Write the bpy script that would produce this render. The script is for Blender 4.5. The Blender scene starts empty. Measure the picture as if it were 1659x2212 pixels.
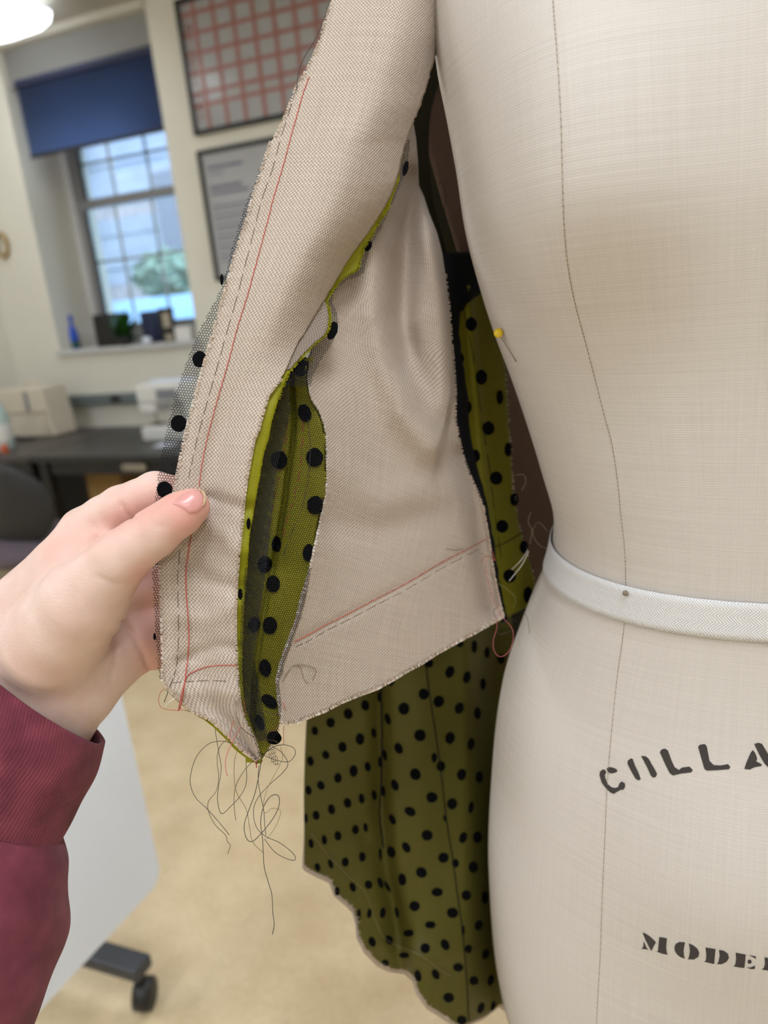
import bpy, bmesh, math, random
import numpy as np
from mathutils import Vector, Matrix
from mathutils.bvhtree import BVHTree
from mathutils.geometry import tessellate_polygon

random.seed(7); RNG = np.random.default_rng(7)
SC = bpy.context.scene
COL = SC.collection

# ------------------------------------------------------------------ camera
IW, IH, FPX = 1659.0, 2212.0, 1600.0
EYE = np.array([0.0, 0.0, 1.40])
def _n(v):
    v = np.array(v, float); return v / np.linalg.norm(v)
_up = -_n([530, 5394, 1600])                 # world axes seen from the camera (x right, y down, z ahead)
_ax = _n([4030, 79, -1600]); _ax = _n(_ax - _up * _ax.dot(_up))
ROT = np.stack([_ax, np.cross(_up, _ax), _up])
cam_d = bpy.data.cameras.new('camera'); cam = bpy.data.objects.new('camera', cam_d); COL.objects.link(cam)
_m = Matrix([[*(ROT[i] * np.array([1, -1, -1])), EYE[i]] for i in range(3)] + [[0, 0, 0, 1]])
cam.matrix_world = _m
cam_d.sensor_fit = 'VERTICAL'; cam_d.sensor_height = 36.0
cam_d.lens = FPX / IH * 36.0
cam_d.clip_start = 0.02; cam_d.clip_end = 100
cam_d.dof.use_dof = True; cam_d.dof.focus_distance = 0.372
cam_d.dof.aperture_fstop = cam_d.lens / 4.1
SC.camera = cam

# ------------------------------------------------------------------ world, exposure
wd = bpy.data.worlds.new('world'); SC.world = wd; wd.use_nodes = True
_bg = wd.node_tree.nodes['Background']
_bg.inputs[0].default_value = (0.60, 0.76, 1.0, 1); _bg.inputs[1].default_value = 2.0
SC.view_settings.view_transform = 'Standard'; SC.view_settings.look = 'None'
SC.view_settings.gamma = 1.0; SC.view_settings.use_curve_mapping = False
SC.view_settings.exposure = 0.88
LAMP = 10.5                                   # strength of the fluorescent lenses
SC.cycles.max_bounces = 7; SC.cycles.diffuse_bounces = 4; SC.cycles.glossy_bounces = 3
SC.cycles.transmission_bounces = 4; SC.cycles.transparent_max_bounces = 8
SC.cycles.caustics_reflective = False; SC.cycles.caustics_refractive = False

# ------------------------------------------------------------------ helpers: rays
def ray(px, py):
    px = np.asarray(px, float); py = np.asarray(py, float)
    q = np.stack([(px - IW / 2) / FPX, (py - IH / 2) / FPX, np.ones_like(px)], -1)
    return q @ ROT.T
def at(px, py, d):
    return EYE + ray(px, py) * np.asarray(d, float)[..., None]
def on_y(px, py, y):
    r = ray(px, py); return EYE + r * (y / r[1])
def on_z(px, py, z):
    r = ray(px, py); return EYE + r * ((z - EYE[2]) / r[2])
CAMR = ROT[:, 0]; CAMD = ROT[:, 1]; CAMF = ROT[:, 2]

# ------------------------------------------------------------------ helpers: materials
def lin(r, g, b):
    f = lambda c: (c / 12.92 if c <= .04045 else ((c + .055) / 1.055) ** 2.4)
    return (f(r / 255), f(g / 255), f(b / 255), 1)
class NT:
    def __init__(s, name):
        s.m = bpy.data.materials.new(name); s.m.use_nodes = True; s.t = s.m.node_tree
        s.b = s.t.nodes['Principled BSDF']; s.out = s.t.nodes['Material Output']
    def n(s, typ, **kw):
        nd = s.t.nodes.new(typ)
        for k, v in kw.items(): setattr(nd, k, v)
        return nd
    def l(s, a, b): s.t.links.new(a, b)
    def math(s, op, a, b=None):
        nd = s.n('ShaderNodeMath', operation=op)
        for i, v in enumerate((a, b)):
            if v is None: continue
            if hasattr(v, 'links'): s.l(v, nd.inputs[i])
            else: nd.inputs[i].default_value = v
        return nd.outputs[0]
    def mix(s, fac, a, b):
        nd = s.n('ShaderNodeMix', data_type='RGBA')
        for i, v in ((0, fac), (6, a), (7, b)):
            if hasattr(v, 'links'): s.l(v, nd.inputs[i])
            else: nd.inputs[i].default_value = v
        return nd.outputs[2]
    def noise(s, scale, vec=None, detail=2, rough=.5):
        nd = s.n('ShaderNodeTexNoise'); nd.inputs['Scale'].default_value = scale
        nd.inputs['Detail'].default_value = detail; nd.inputs['Roughness'].default_value = rough
        if vec is not None: s.l(vec, nd.inputs['Vector'])
        return nd.outputs[0]
    def ramp(s, fac, a, b, lo=0., hi=1.):
        nd = s.n('ShaderNodeMapRange'); nd.inputs[1].default_value = lo; nd.inputs[2].default_value = hi
        s.l(fac, nd.inputs[0]); return s.mix(nd.outputs[0], a, b)
    def bump(s, h, strength, dist):
        nd = s.n('ShaderNodeBump'); nd.inputs['Strength'].default_value = strength
        nd.inputs['Distance'].default_value = dist; s.l(h, nd.inputs['Height']); s.l(nd.outputs[0], s.b.inputs['Normal'])
    def set(s, **kw):
        for k, v in kw.items():
            k = k.replace('_', ' ')
            if hasattr(v, 'links'): s.l(v, s.b.inputs[k])
            else: s.b.inputs[k].default_value = v
        return s
    def obj_co(s): return s.n('ShaderNodeTexCoord').outputs['Object']
    def uv(s): return s.n('ShaderNodeTexCoord').outputs['UV']
    def scaled(s, vec, sc):
        nd = s.n('ShaderNodeVectorMath', operation='MULTIPLY'); s.l(vec, nd.inputs[0]); nd.inputs[1].default_value = sc
        return nd.outputs[0]

def plain(name, rgb, rough=.6, var=.06, scale=8., metal=0., spec=.5, bump=0.):
    k = NT(name); c = lin(*rgb); d = tuple(x * (1 - var * 2) for x in c[:3]) + (1,); e = tuple(min(1, x * (1 + var)) for x in c[:3]) + (1,)
    nz = k.noise(scale, k.obj_co(), 3)
    k.set(Base_Color=k.ramp(nz, d, e, .3, .7), Roughness=rough, Metallic=metal)
    k.b.inputs['Specular IOR Level'].default_value = spec
    if bump: k.bump(nz, bump, .002)
    return k.m
def weave(name, dark, light, freq, bump, sheen=.0, rough=.85, trans=0.0):
    """plain weave in metres of cloth: freq = pairs of yarns per metre"""
    k = NT(name); sp = k.n('ShaderNodeSeparateXYZ'); uv = k.uv(); k.l(uv, sp.inputs[0])
    wob = k.noise(300., uv, 2)
    u = k.math('MULTIPLY', k.math('ADD', sp.outputs[0], k.math('MULTIPLY', wob, .00025)), 2 * math.pi * freq)
    v = k.math('MULTIPLY', k.math('ADD', sp.outputs[1], k.math('MULTIPLY', wob, .00025)), 2 * math.pi * freq)
    h = k.math('MULTIPLY', k.math('SINE', u), k.math('SINE', v))
    h = k.math('ADD', k.math('MULTIPLY', h, .5), .5)
    st1 = k.noise(1., k.scaled(uv, (900., 25., 1)), 2); st2 = k.noise(1., k.scaled(uv, (25., 900., 1)), 2)
    var = k.math('MULTIPLY', k.math('ADD', k.math('ADD', st1, st2), -1.0), .38)
    fac = k.math('ADD', h, var)
    col = k.ramp(fac, lin(*dark), lin(*light), .05, .95)
    k.set(Base_Color=col, Roughness=rough); k.b.inputs['Specular IOR Level'].default_value = .2
    if sheen: k.b.inputs['Sheen Weight'].default_value = sheen
    k.bump(h, bump, .0004)
    return k.m

M = {}
M['muslin'] = weave('muslin_weave', (150, 133, 119), (211, 197, 183), 520., .55)
M['dark_lining'] = weave('olive_lining_net_and_shade', (34, 33, 20), (46, 44, 26), 700., .1)  # darkened for black net over it and for shade in the gap
M['muslin_shaded'] = weave('muslin_net_and_shade', (112, 100, 90), (160, 146, 133), 520., .5)  # muslin darkened for the tulle and shadow lying over it
M['olive_mid'] = weave('olive_facing_satin', (100, 94, 15), (124, 118, 26), 700., .15, rough=.5)
M['taupe'] = weave('taupe_gap_shade', (66, 49, 40), (92, 72, 60), 520., .4)  # muslin and flap inside the gap, darkened to carry its shade
M['muslin_fuzz'] = plain('muslin_yarn', (212, 192, 174), .9, .08, 200.)
M['white_yarn'] = plain('white_yarn', (236, 230, 222), .9, .05, 200.)
M['wall'] = plain('wall_paint', (232, 229, 218), .75, .015, 3.)
M['pier'] = plain('pier_paint', (210, 206, 194), .7, .015, 3.)
M['ceil'] = plain('ceiling_paint', (190, 184, 170), .9, .03, 6.)
M['fascia'] = plain('fascia_paint', (150, 150, 148), .7, .02, 4.)
M['white_paint'] = plain('white_window_paint', (205, 205, 205), .45, .02, 5.)
M['grey_alu'] = plain('grey_aluminium', (150, 150, 152), .4, .03, 6., metal=.3)
M['dark_seal'] = plain('dark_seal', (40, 42, 46), .6)
M['black'] = plain('black_plastic', (22, 22, 24), .45, .1, 20.)
M['black_frame'] = plain('black_frame', (16, 17, 19), .35, .1, 20.)
M['black_flock'] = plain('black_flock', (10, 11, 15), .95, .3, 2500., spec=.1, bump=.6)
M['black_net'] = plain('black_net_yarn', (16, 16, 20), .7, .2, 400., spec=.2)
M['grey_net'] = plain('grey_net_yarn', (60, 61, 66), .7, .2, 400., spec=.2)
M['table'] = plain('dark_laminate', (44, 44, 46), .35, .08, 10.)
M['table2'] = plain('dark_taupe_laminate', (70, 64, 62), .4, .08, 10.)
M['flip'] = plain('white_laminate', (228, 236, 252), .4, .01, 5.)
M['bar'] = plain('dark_grey_metal', (62, 64, 70), .4, .05, 10., metal=.4)
M['chair_shell'] = plain('chair_shell', (26, 25, 28), .5, .1, 12.)
M['chair_cloth'] = plain('chair_cloth', (98, 88, 98), .95, .12, 300., bump=.3)
M['cream'] = plain('cream_plastic', (222, 212, 194), .5, .03, 8.)
M['white_plastic'] = plain('white_plastic', (226, 226, 224), .35, .02, 8.)
M['grey_plastic'] = plain('grey_plastic', (128, 130, 140), .45, .03, 8.)
M['raceway'] = plain('raceway_grey', (112, 122, 124), .45, .03, 8.)
M['blue'] = plain('blue_plastic', (28, 84, 205), .3, .05, 20.)
M['navy'] = plain('navy_cloth', (46, 52, 84), .7, .06, 20.)
M['green'] = plain('plant_green', (46, 96, 30), .5, .3, 60.)
M['orange'] = plain('orange_plastic', (226, 100, 52), .4, .04, 20.)
M['tan'] = plain('tan_card', (150, 118, 70), .8, .08, 12.)
M['beige'] = plain('beige_card', (176, 166, 148), .8, .05, 12.)
M['brass'] = plain('brass_ring', (176, 150, 96), .4, .05, 20., metal=.2)
M['lime'] = weave('lime_satin', (116, 114, 8), (156, 152, 22), 900., .25, rough=.5)
M['olive'] = weave('olive_satin', (126, 120, 16), (178, 170, 40), 700., .3, rough=.42)
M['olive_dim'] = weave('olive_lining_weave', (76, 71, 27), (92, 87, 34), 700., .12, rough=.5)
M['pearl'] = plain('steel_shaft', (150, 140, 130), .3, .05, 20., metal=.9)
M['yellow'] = plain('yellow_glass_head', (238, 204, 44), .25, .03, 40.)
M['red_thread'] = plain('red_thread', (196, 88, 74), .8, .15, 900.)
M['brown_thread'] = plain('brown_thread', (96, 82, 62), .8, .15, 900.)
M['grey_thread'] = plain('dark_thread', (62, 58, 54), .8, .15, 900.)
M['pink_thread'] = plain('pink_thread', (206, 110, 112), .8, .15, 900.)
M['olive_thread'] = plain('olive_thread', (130, 116, 82), .8, .15, 900.)
M['ink'] = plain('stencil_ink', (64, 58, 56), .9, .12, 1500.)
M['twill'] = None
def _twill():
    k = NT('twill_tape'); sp = k.n('ShaderNodeSeparateXYZ'); k.l(k.uv(), sp.inputs[0])
    zig = k.math('PINGPONG', sp.outputs[1], .0038)
    t = k.math('MULTIPLY', k.math('ADD', sp.outputs[0], k.math('MULTIPLY', zig, 1.0)), 2 * math.pi * 620)
    h = k.math('ADD', k.math('MULTIPLY', k.math('SINE', t), .5), .5)
    k.set(Base_Color=k.ramp(h, lin(206, 204, 206), lin(236, 236, 238)), Roughness=.8); k.bump(h, .5, .0004)
    return k.m
M['twill'] = _twill()
def _linen():
    k = NT('form_linen'); uv = k.uv(); sp = k.n('ShaderNodeSeparateXYZ'); k.l(uv, sp.inputs[0])
    a = k.math('SINE', k.math('MULTIPLY', sp.outputs[0], 2 * math.pi * 760)); b = k.math('SINE', k.math('MULTIPLY', sp.outputs[1], 2 * math.pi * 860))
    h = k.math('ADD', k.math('MULTIPLY', k.math('MULTIPLY', a, b), .35), k.math('MULTIPLY', b, .22))
    s1 = k.noise(1., k.scaled(uv, (9., 1100., 1)), 3); s2 = k.noise(1., k.scaled(uv, (1100., 14., 1)), 3)
    fac = k.math('ADD', k.math('MULTIPLY', h, .35), k.math('ADD', k.math('MULTIPLY', s1, .62), k.math('MULTIPLY', s2, .35)))
    slub = k.noise(1., k.scaled(uv, (260., 520., 1)), 1); slub = k.math('GREATER_THAN', slub, .80)
    col = k.ramp(fac, lin(197, 189, 182), lin(226, 219, 213), .2, 1.1)
    col = k.mix(k.math('MULTIPLY', slub, .5), col, lin(236, 222, 196))
    k.set(Base_Color=col, Roughness=.8); k.b.inputs['Specular IOR Level'].default_value = .3
    k.bump(h, .35, .0002); return k.m
M['linen'] = _linen()
def _skin():
    k = NT('skin'); co = k.obj_co(); at_ = k.n('ShaderNodeAttribute', attribute_name='redness')
    nz = k.noise(38., co, 3); c = k.ramp(nz, lin(214, 179, 165), lin(229, 202, 190), .3, .7)
    c = k.mix(k.math('MULTIPLY', at_.outputs['Fac'], .75), c, lin(224, 142, 130))
    vein = k.noise(22., co, 2); vein = k.math('MULTIPLY', k.math('GREATER_THAN', vein, .62), .0)
    k.set(Base_Color=c, Roughness=.5); k.b.inputs['Subsurface Weight'].default_value = .18
    k.b.inputs['Subsurface Radius'].default_value = (.006, .0025, .0015); k.b.inputs['Subsurface Scale'].default_value = 1.
    lines = k.noise(1., k.scaled(co, (500., 260., 1400.)), 3); big = k.noise(900., co, 2)
    k.bump(k.math('ADD', k.math('MULTIPLY', lines, .6), k.math('MULTIPLY', big, .4)), .34, .0007); return k.m
M['skin'] = _skin()
M['nail'] = plain('nail', (222, 160, 154), .25, .03, 120.)
M['nail_tip'] = plain('nail_tip', (226, 196, 160), .35, .05, 200.)
def _knit():
    k = NT('burgundy_fleece'); uv = k.uv(); nz = k.noise(45., k.obj_co(), 3); f = k.noise(1800., k.obj_co(), 2)
    c = k.ramp(nz, lin(98, 36, 52), lin(134, 62, 78), .3, .75); k.set(Base_Color=c, Roughness=.95)
    k.b.inputs['Sheen Weight'].default_value = .08; k.bump(f, .5, .0012); return k.m
M['fleece'] = _knit()
def _rib():
    k = NT('burgundy_rib'); sp = k.n('ShaderNodeSeparateXYZ'); k.l(k.uv(), sp.inputs[0])
    r = k.math('ADD', k.math('MULTIPLY', k.math('SINE', k.math('MULTIPLY', sp.outputs[0], 2 * math.pi * 560)), .5), .5)
    nz = k.noise(60., k.obj_co(), 3); f = k.noise(1500., k.obj_co(), 2)
    c = k.ramp(nz, lin(96, 34, 50), lin(132, 58, 74), .3, .75); c = k.mix(k.math('MULTIPLY', k.math('SUBTRACT', 1., r), .12), c, lin(66, 20, 34))
    k.set(Base_Color=c, Roughness=.95); k.b.inputs['Sheen Weight'].default_value = .08
    k.bump(k.math('ADD', r, k.math('MULTIPLY', f, .8)), .4, .0008); return k.m
M['rib'] = _rib()
def _floor():
    k = NT('speckled_floor'); co = k.obj_co(); a = k.noise(7., co, 4, .6); b = k.noise(70., co, 4, .7); s = k.noise(240., co, 1)
    c = k.ramp(k.math('ADD', k.math('MULTIPLY', a, .6), k.math('MULTIPLY', b, .4)), lin(200, 176, 136), lin(228, 208, 172), .32, .66)
    c = k.mix(k.math('MULTIPLY', k.math('GREATER_THAN', s, .70), .5), c, lin(240, 226, 196))
    k.set(Base_Color=c, Roughness=.38); return k.m
M['floor'] = _floor()
def _emit(name, rgb, st):
    k = NT(name); k.set(Base_Color=lin(*rgb), Roughness=.4); k.b.inputs['Emission Color'].default_value = lin(*rgb)
    k.b.inputs['Emission Strength'].default_value = st; return k.m
M['lens'] = _emit('lamp_lens', (240, 247, 255), LAMP)
M['lens_dim'] = _emit('lamp_lens_dimmer', (244, 249, 255), 2.0)
def _glass():
    k = NT('window_glass'); g = k.n('ShaderNodeBsdfGlossy'); g.inputs['Roughness'].default_value = .02
    t = k.n('ShaderNodeBsdfTransparent'); t.inputs[0].default_value = (.93, .97, .98, 1)
    fr = k.n('ShaderNodeFresnel'); fr.inputs[0].default_value = 1.5
    mx = k.n('ShaderNodeMixShader'); k.l(fr.outputs[0], mx.inputs[0]); k.l(t.outputs[0], mx.inputs[1]); k.l(g.outputs[0], mx.inputs[2])
    k.l(mx.outputs[0], k.out.inputs[0]); return k.m
M['glass'] = _glass()
def _shade():
    k = NT('navy_shade_cloth'); tr = k.n('ShaderNodeBsdfTranslucent'); tr.inputs[0].default_value = lin(128, 142, 182)
    nz = k.noise(400., k.obj_co(), 2); k.set(Base_Color=k.ramp(nz, lin(52, 60, 88), lin(62, 70, 100)), Roughness=.8)
    mx = k.n('ShaderNodeMixShader'); mx.inputs[0].default_value = .8; k.l(k.b.outputs[0], mx.inputs[1]); k.l(tr.outputs[0], mx.inputs[2])
    k.l(mx.outputs[0], k.out.inputs[0]); return k.m
M['shade'] = _shade()
def _board():
    k = NT('glossy_white_board'); k.set(Base_Color=lin(176, 178, 184), Roughness=.12); return k.m
M['board'] = _board()
M['grid'] = plain('red_grid_line', (166, 116, 112), .3, .05, 30.)
M['print'] = plain('grey_print', (120, 120, 138), .5, .1, 60.)
M['siding'] = plain('pale_siding', (172, 178, 190), .8, .06, 3.)
M['ext_brick'] = plain('far_brick', (186, 176, 176), .9, .12, 6.)
M['leaf_out'] = plain('outdoor_leaf', (150, 172, 152), .8, .2, 2.)
M['blue_wall'] = plain('pale_blue_paint', (170, 205, 240), .7, .03, 2.)
M['bottle'] = plain('teal_bottle', (184, 208, 206), .25, .04, 20.)

# ------------------------------------------------------------------ helpers: objects
def mk(name, V, F, mat, parent=None, smooth=False, uv=None, loc=None):
    me = bpy.data.meshes.new(name); me.from_pydata([tuple(map(float, v)) for v in V], [], [tuple(map(int, q)) for q in F]); me.update()
    if mat is not None: me.materials.append(mat)
    if smooth: me.polygons.foreach_set('use_smooth', [True] * len(me.polygons))
    if uv is not None:
        lay = me.uv_layers.new(name='UVMap'); li = np.empty(len(me.loops), int); me.loops.foreach_get('vertex_index', li)
        lay.data.foreach_set('uv', np.asarray(uv, float)[li].ravel())
    o = bpy.data.objects.new(name, me); COL.objects.link(o)
    if parent is not None: attach(o, parent)
    return o
def attach(o, p):
    o.parent = p
    if p.type == 'EMPTY': o.matrix_parent_inverse = Matrix.Translation(-p.location)
def thing(name, label, cat, loc=(0, 0, 0), group=None):
    o = bpy.data.objects.new(name, None); COL.objects.link(o); o.location = loc; o.empty_display_size = .05
    o['label'] = label; o['category'] = cat
    if group: o['group'] = group
    return o
def tag(o, label, cat, group=None):
    o['label'] = label; o['category'] = cat
    if group: o['group'] = group
    return o
def structure(o, label=None):
    o['kind'] = 'structure'
    if label: o['label'] = label
    return o
class MB:
    def __init__(s): s.V = []; s.F = []
    def add(s, V, F):
        k = len(s.V); s.V += [tuple(map(float, v)) for v in V]; s.F += [tuple(i + k for i in q) for q in F]; return s
    def box(s, x0, x1, y0, y1, z0, z1, M4=None):
        V = [(x, y, z) for z in (z0, z1) for y in (y0, y1) for x in (x0, x1)]
        if M4 is not None: V = [tuple(M4 @ Vector(v)) for v in V]
        return s.add(V, [(0, 2, 3, 1), (4, 5, 7, 6), (0, 1, 5, 4), (2, 6, 7, 3), (0, 4, 6, 2), (1, 3, 7, 5)])
    def lathe(s, prof, c, n=24, axis=None):
        """prof: (r, h) pairs along axis (default z) from c"""
        ax = Vector(axis or (0, 0, 1)).normalized(); q = Vector((0, 0, 1)).rotation_difference(ax).to_matrix(); V = []; F = []
        for r, h in prof:
            for i in range(n):
                a = 2 * math.pi * i / n; V.append(tuple(Vector(c) + q @ Vector((r * math.cos(a), r * math.sin(a), h))))
        for j in range(len(prof) - 1):
            for i in range(n): F.append((j * n + i, j * n + (i + 1) % n, (j + 1) * n + (i + 1) % n, (j + 1) * n + i))
        F.append(tuple(range(n - 1, -1, -1))); F.append(tuple(range((len(prof) - 1) * n, len(prof) * n)))
        return s.add(V, F)
    def tube(s, pts, r, n=6):
        P = [Vector(p) for p in pts]; R = r if hasattr(r, '__len__') else [r] * len(P); V = []; F = []; up = None
        for i, p in enumerate(P):
            t = (P[min(i + 1, len(P) - 1)] - P[max(i - 1, 0)])
            t = t.normalized() if t.length > 1e-9 else Vector((0, 0, 1))
            if up is None: up = t.orthogonal().normalized()
            up = (up - t * up.dot(t)); up = up.normalized() if up.length > 1e-6 else t.orthogonal().normalized(); w = t.cross(up)
            for k in range(n):
                a = 2 * math.pi * k / n; V.append(tuple(p + (up * math.cos(a) + w * math.sin(a)) * R[i]))
        for i in range(len(P) - 1):
            for k in range(n): F.append((i * n + k, i * n + (k + 1) % n, (i + 1) * n + (k + 1) % n, (i + 1) * n + k))
        F.append(tuple(range(n - 1, -1, -1))); F.append(tuple(range((len(P) - 1) * n, len(P) * n)))
        return s.add(V, F)
    def ball(s, c, rx, ry=None, rz=None, nu=16, nv=10):
        ry = ry or rx; rz = rz or rx; V = [(c[0], c[1], c[2] - rz)]; F = []
        for j in range(1, nv):
            f = math.pi * j / nv
            for i in range(nu):
                a = 2 * math.pi * i / nu; V.append((c[0] + rx * math.sin(f) * math.cos(a), c[1] + ry * math.sin(f) * math.sin(a), c[2] - rz * math.cos(f)))
        V.append((c[0], c[1], c[2] + rz)); e = len(V) - 1
        for i in range(nu):
            F.append((0, 1 + (i + 1) % nu, 1 + i)); F.append((e, e - nu + i, e - nu + (i + 1) % nu))
            for j in range(nv - 2): F.append((1 + j * nu + i, 1 + j * nu + (i + 1) % nu, 1 + (j + 1) * nu + (i + 1) % nu, 1 + (j + 1) * nu + i))
        return s.add(V, F)
    def build(s, name, mat, parent=None, bevel=0., smooth=False):
        o = mk(name, s.V, s.F, mat, parent, smooth)
        if bevel:
            b = o.modifiers.new('bevel', 'BEVEL'); b.width = bevel; b.segments = 2; b.limit_method = 'ANGLE'
        return o
def crom(pts, n):
    """Catmull-Rom through rows of numbers, n samples per span"""
    P = np.array(pts, float); Q = np.vstack([2 * P[0] - P[1], P, 2 * P[-1] - P[-2]]); out = []
    for i in range(len(P) - 1):
        a, b, c, d = Q[i:i + 4]
        for t in np.arange(n) / n:
            out.append(.5 * (2 * b + (c - a) * t + (2 * a - 5 * b + 4 * c - d) * t * t + (3 * b - a - 3 * c + d) * t ** 3))
    out.append(P[-1]); return np.array(out)
def ss(x, a, b):
    t = np.clip((np.asarray(x, float) - a) / (b - a), 0, 1); return t * t * (3 - 2 * t)

# ================================================================== ROOM SHELL
YW, YB, ZC = 3.78, 4.15, 2.985                 # wall face, back of the window bay, ceiling
XL, XR, YF = -4.12, 3.2, -3.0
BX0, BX1, ZS, ZH = -3.71, -2.648, 1.235, 2.755   # window bay
mb = MB(); mb.box(XL - .1, XR + .1, YF - .1, YB + .2, -.06, 0); structure(mb.build('floor', M['floor']), 'speckled beige floor')
# square floor tiles, joints recessed, the part in view
fl = bpy.data.objects['floor']
mb = MB().box(XL - .1, XR + .1, YF - .1, YB + .2, ZC, ZC + .08); structure(mb.build('ceiling', M['ceil']))
mb = MB().box(XL - .1, BX0, YW, YB + .2, 0, ZC).box(BX1, XR + .1, YW, YB + .2, 0, ZC).box(BX0, BX1, YW, YB + .2, 0, ZS - .03)
structure(mb.build('wall_back', M['wall']))
mb = MB().box(BX0, BX1, YB + .03, YB + .2, ZS - .03, 1.275).box(BX0, BX1, YB + .03, YB + .2, 2.64, ZC)
structure(mb.build('wall_bay', M['wall']))
mb = MB().box(BX0, BX1, YW + .05, YW + .09, ZH, ZC); structure(mb.build('trim_1', M['fascia']), 'grey fascia above the roller shade')
structure(MB().box(BX0, BX1, YW - .012, YW + .05, 2.945, ZC).build('trim_2', M['pier']))
structure(MB().box(XL - .1, XL, YF - .1, YW, 0, ZC).build('wall_left', M['wall']))
structure(MB().box(XR, XR + .1, YF - .1, YW, 0, ZC).build('wall_right', M['wall']))
structure(MB().box(XL - .1, XR + .1, YF - .1, YF, 0, ZC).build('wall_front', M['wall']))
structure(MB().box(XL, XR, YW - .012, YW, 0, .1).build('baseboard_back', M['black']))

# window in the bay
win = bpy.data.objects.new('window_1', None); COL.objects.link(win); win.location = (-3.18, YB, 1.27); win['kind'] = 'structure'
win['label'] = 'double-hung window behind a navy roller shade'
mb = MB().box(BX0, BX0 + .045, YB - .03, YB + .03, 1.27, 2.64).box(BX1 - .045, BX1, YB - .03, YB + .03, 1.27, 2.64)
mb.box(BX0, BX1, YB - .03, YB + .03, 2.585, 2.64).box(BX0, BX1, YB - .03, YB + .03, 1.27, 1.31)
mb.build('window_frame', M['white_paint'], win, .004)
def sash(x0, x1, z0, z1, y, w, nm):
    mb = MB().box(x0, x0 + w, y, y + .035, z0, z1).box(x1 - w, x1, y, y + .035, z0, z1).box(x0 + w, x1 - w, y, y + .035, z0, z0 + w).box(x0 + w, x1 - w, y, y + .035, z1 - w * .9, z1)
    s = mb.build(nm, M['grey_alu'], win, .003)
    mb = MB().box(x0 + w, x0 + w + .012, y - .004, y + .02, z0 + w, z1 - w); mb.build('gasket', M['dark_seal'], s)
    MB().box(x0 + w, x1 - w, y + .015, y + .019, z0 + w, z1 - w).build('pane', M['glass'], s)
    for gx in (-3.375, -3.09, -2.805): MB().box(gx - .008, gx + .008, y + .022, y + .032, z0 + w, z1 - w).build('muntin', M['white_paint'], s)
    for gz in ((1.765,) if z0 < 2 else (2.36,)): MB().box(x0 + w, x1 - w, y + .022, y + .032, gz - .008, gz + .008).build('muntin', M['white_paint'], s)
sash(-3.665, -2.69, 1.30, 2.145, YB - .025, .06, 'lower_sash')
sash(-3.665, -2.69, 2.09, 2.60, YB + .005, .06, 'upper_sash')
MB().box(BX0 - .02, BX1 + .02, YW - .03, YB + .02, ZS - .03, ZS).build('window_sill', M['white_paint'], win, .004)
# roller shade
t = thing('roller_shade', 'navy roller shade pulled partway down over the window', 'shade', (-3.13, YW + .02, ZH))
x0, x1, ztop, zbot = -3.635, -2.655, 2.745, 2.372
V = []; F = []
for i in range(15):
    for j in range(9):
        V.append((x0 + (x1 - x0) * i / 14, YW + .022 + .004 * math.sin(i * .9), ztop + (zbot - ztop) * j / 8))
F = [(i * 9 + j, i * 9 + j + 1, i * 9 + j + 10, i * 9 + j + 9) for i in range(14) for j in range(8)]
o = mk('shade_cloth', V, F, M['shade'], t, True)
MB().lathe([(.022, 0), (.022, x1 - x0)], (x0, YW + .025, ztop + .012), 20, (1, 0, 0)).build('roller', M['navy'], t, smooth=False)
MB().box(x0, x1, YW + .014, YW + .03, zbot - .012, zbot + .008).build('hem_bar', M['dark_seal'], t, .003)

# outdoors beyond the glass
ext = thing('house', 'pale clapboard house seen through the window glass', 'house', (-8, 11.5, 0))
for k in range(22):
    MB().box(-20, -3, 11.5 - .03 * (k % 2), 11.8, .3 + k * .28, .57 + k * .28).build('siding_board', M['siding' if k % 5 else 'ext_brick'], ext)
for xw in (-13.2, -11.0, -8.4):
    w_ = MB().box(xw, xw + 1.0, 11.4, 11.48, 2.0, 3.7).build('house_window', M['grey_plastic'], ext)
structure(MB().box(-40, 20, YB + .4, 60, -.4, -.1).build('ground_outside', M['leaf_out']), 'grass beyond the window')
tc = on_y(372, 598, 8.6)
tr = thing('tree', 'leafy green tree beyond the lower right of the window', 'tree', (tc[0], 8.6, -.1))
MB().tube([(tc[0], 8.6, -.1), (tc[0] + .03, 8.6, .8), (tc[0], 8.65, tc[2])], [.12, .1, .06], 8).build('trunk', M['tan'], tr)
mb = MB()
for k in range(420):
    a, f, r = random.uniform(0, 6.28), random.uniform(-1, 1), random.uniform(.4, 1) ** .5
    c = Vector((tc[0] + .5 * r * math.cos(a) * math.sqrt(1 - f * f), 8.6 + .5 * r * math.sin(a) * math.sqrt(1 - f * f), tc[2] + .34 * r * f))
    u = Vector((random.gauss(0, 1), random.gauss(0, 1), random.gauss(0, 1))).normalized(); w = u.orthogonal().normalized()
    mb.add([c + u * .09, c + w * .05, c - u * .09, c - w * .05], [(0, 1, 2, 3)])
wz = on_y(350, 640, 7.6)[2]
o = MB().box(-12, -2, 7.6, 7.75, -.1, wz).build('low_wall', M['blue_wall'], None); tag(o, 'low pale blue wall outside the window below the tree', 'wall')
cr = mb.build('foliage', M['leaf_out'], tr); cr['kind'] = 'stuff'

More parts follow.
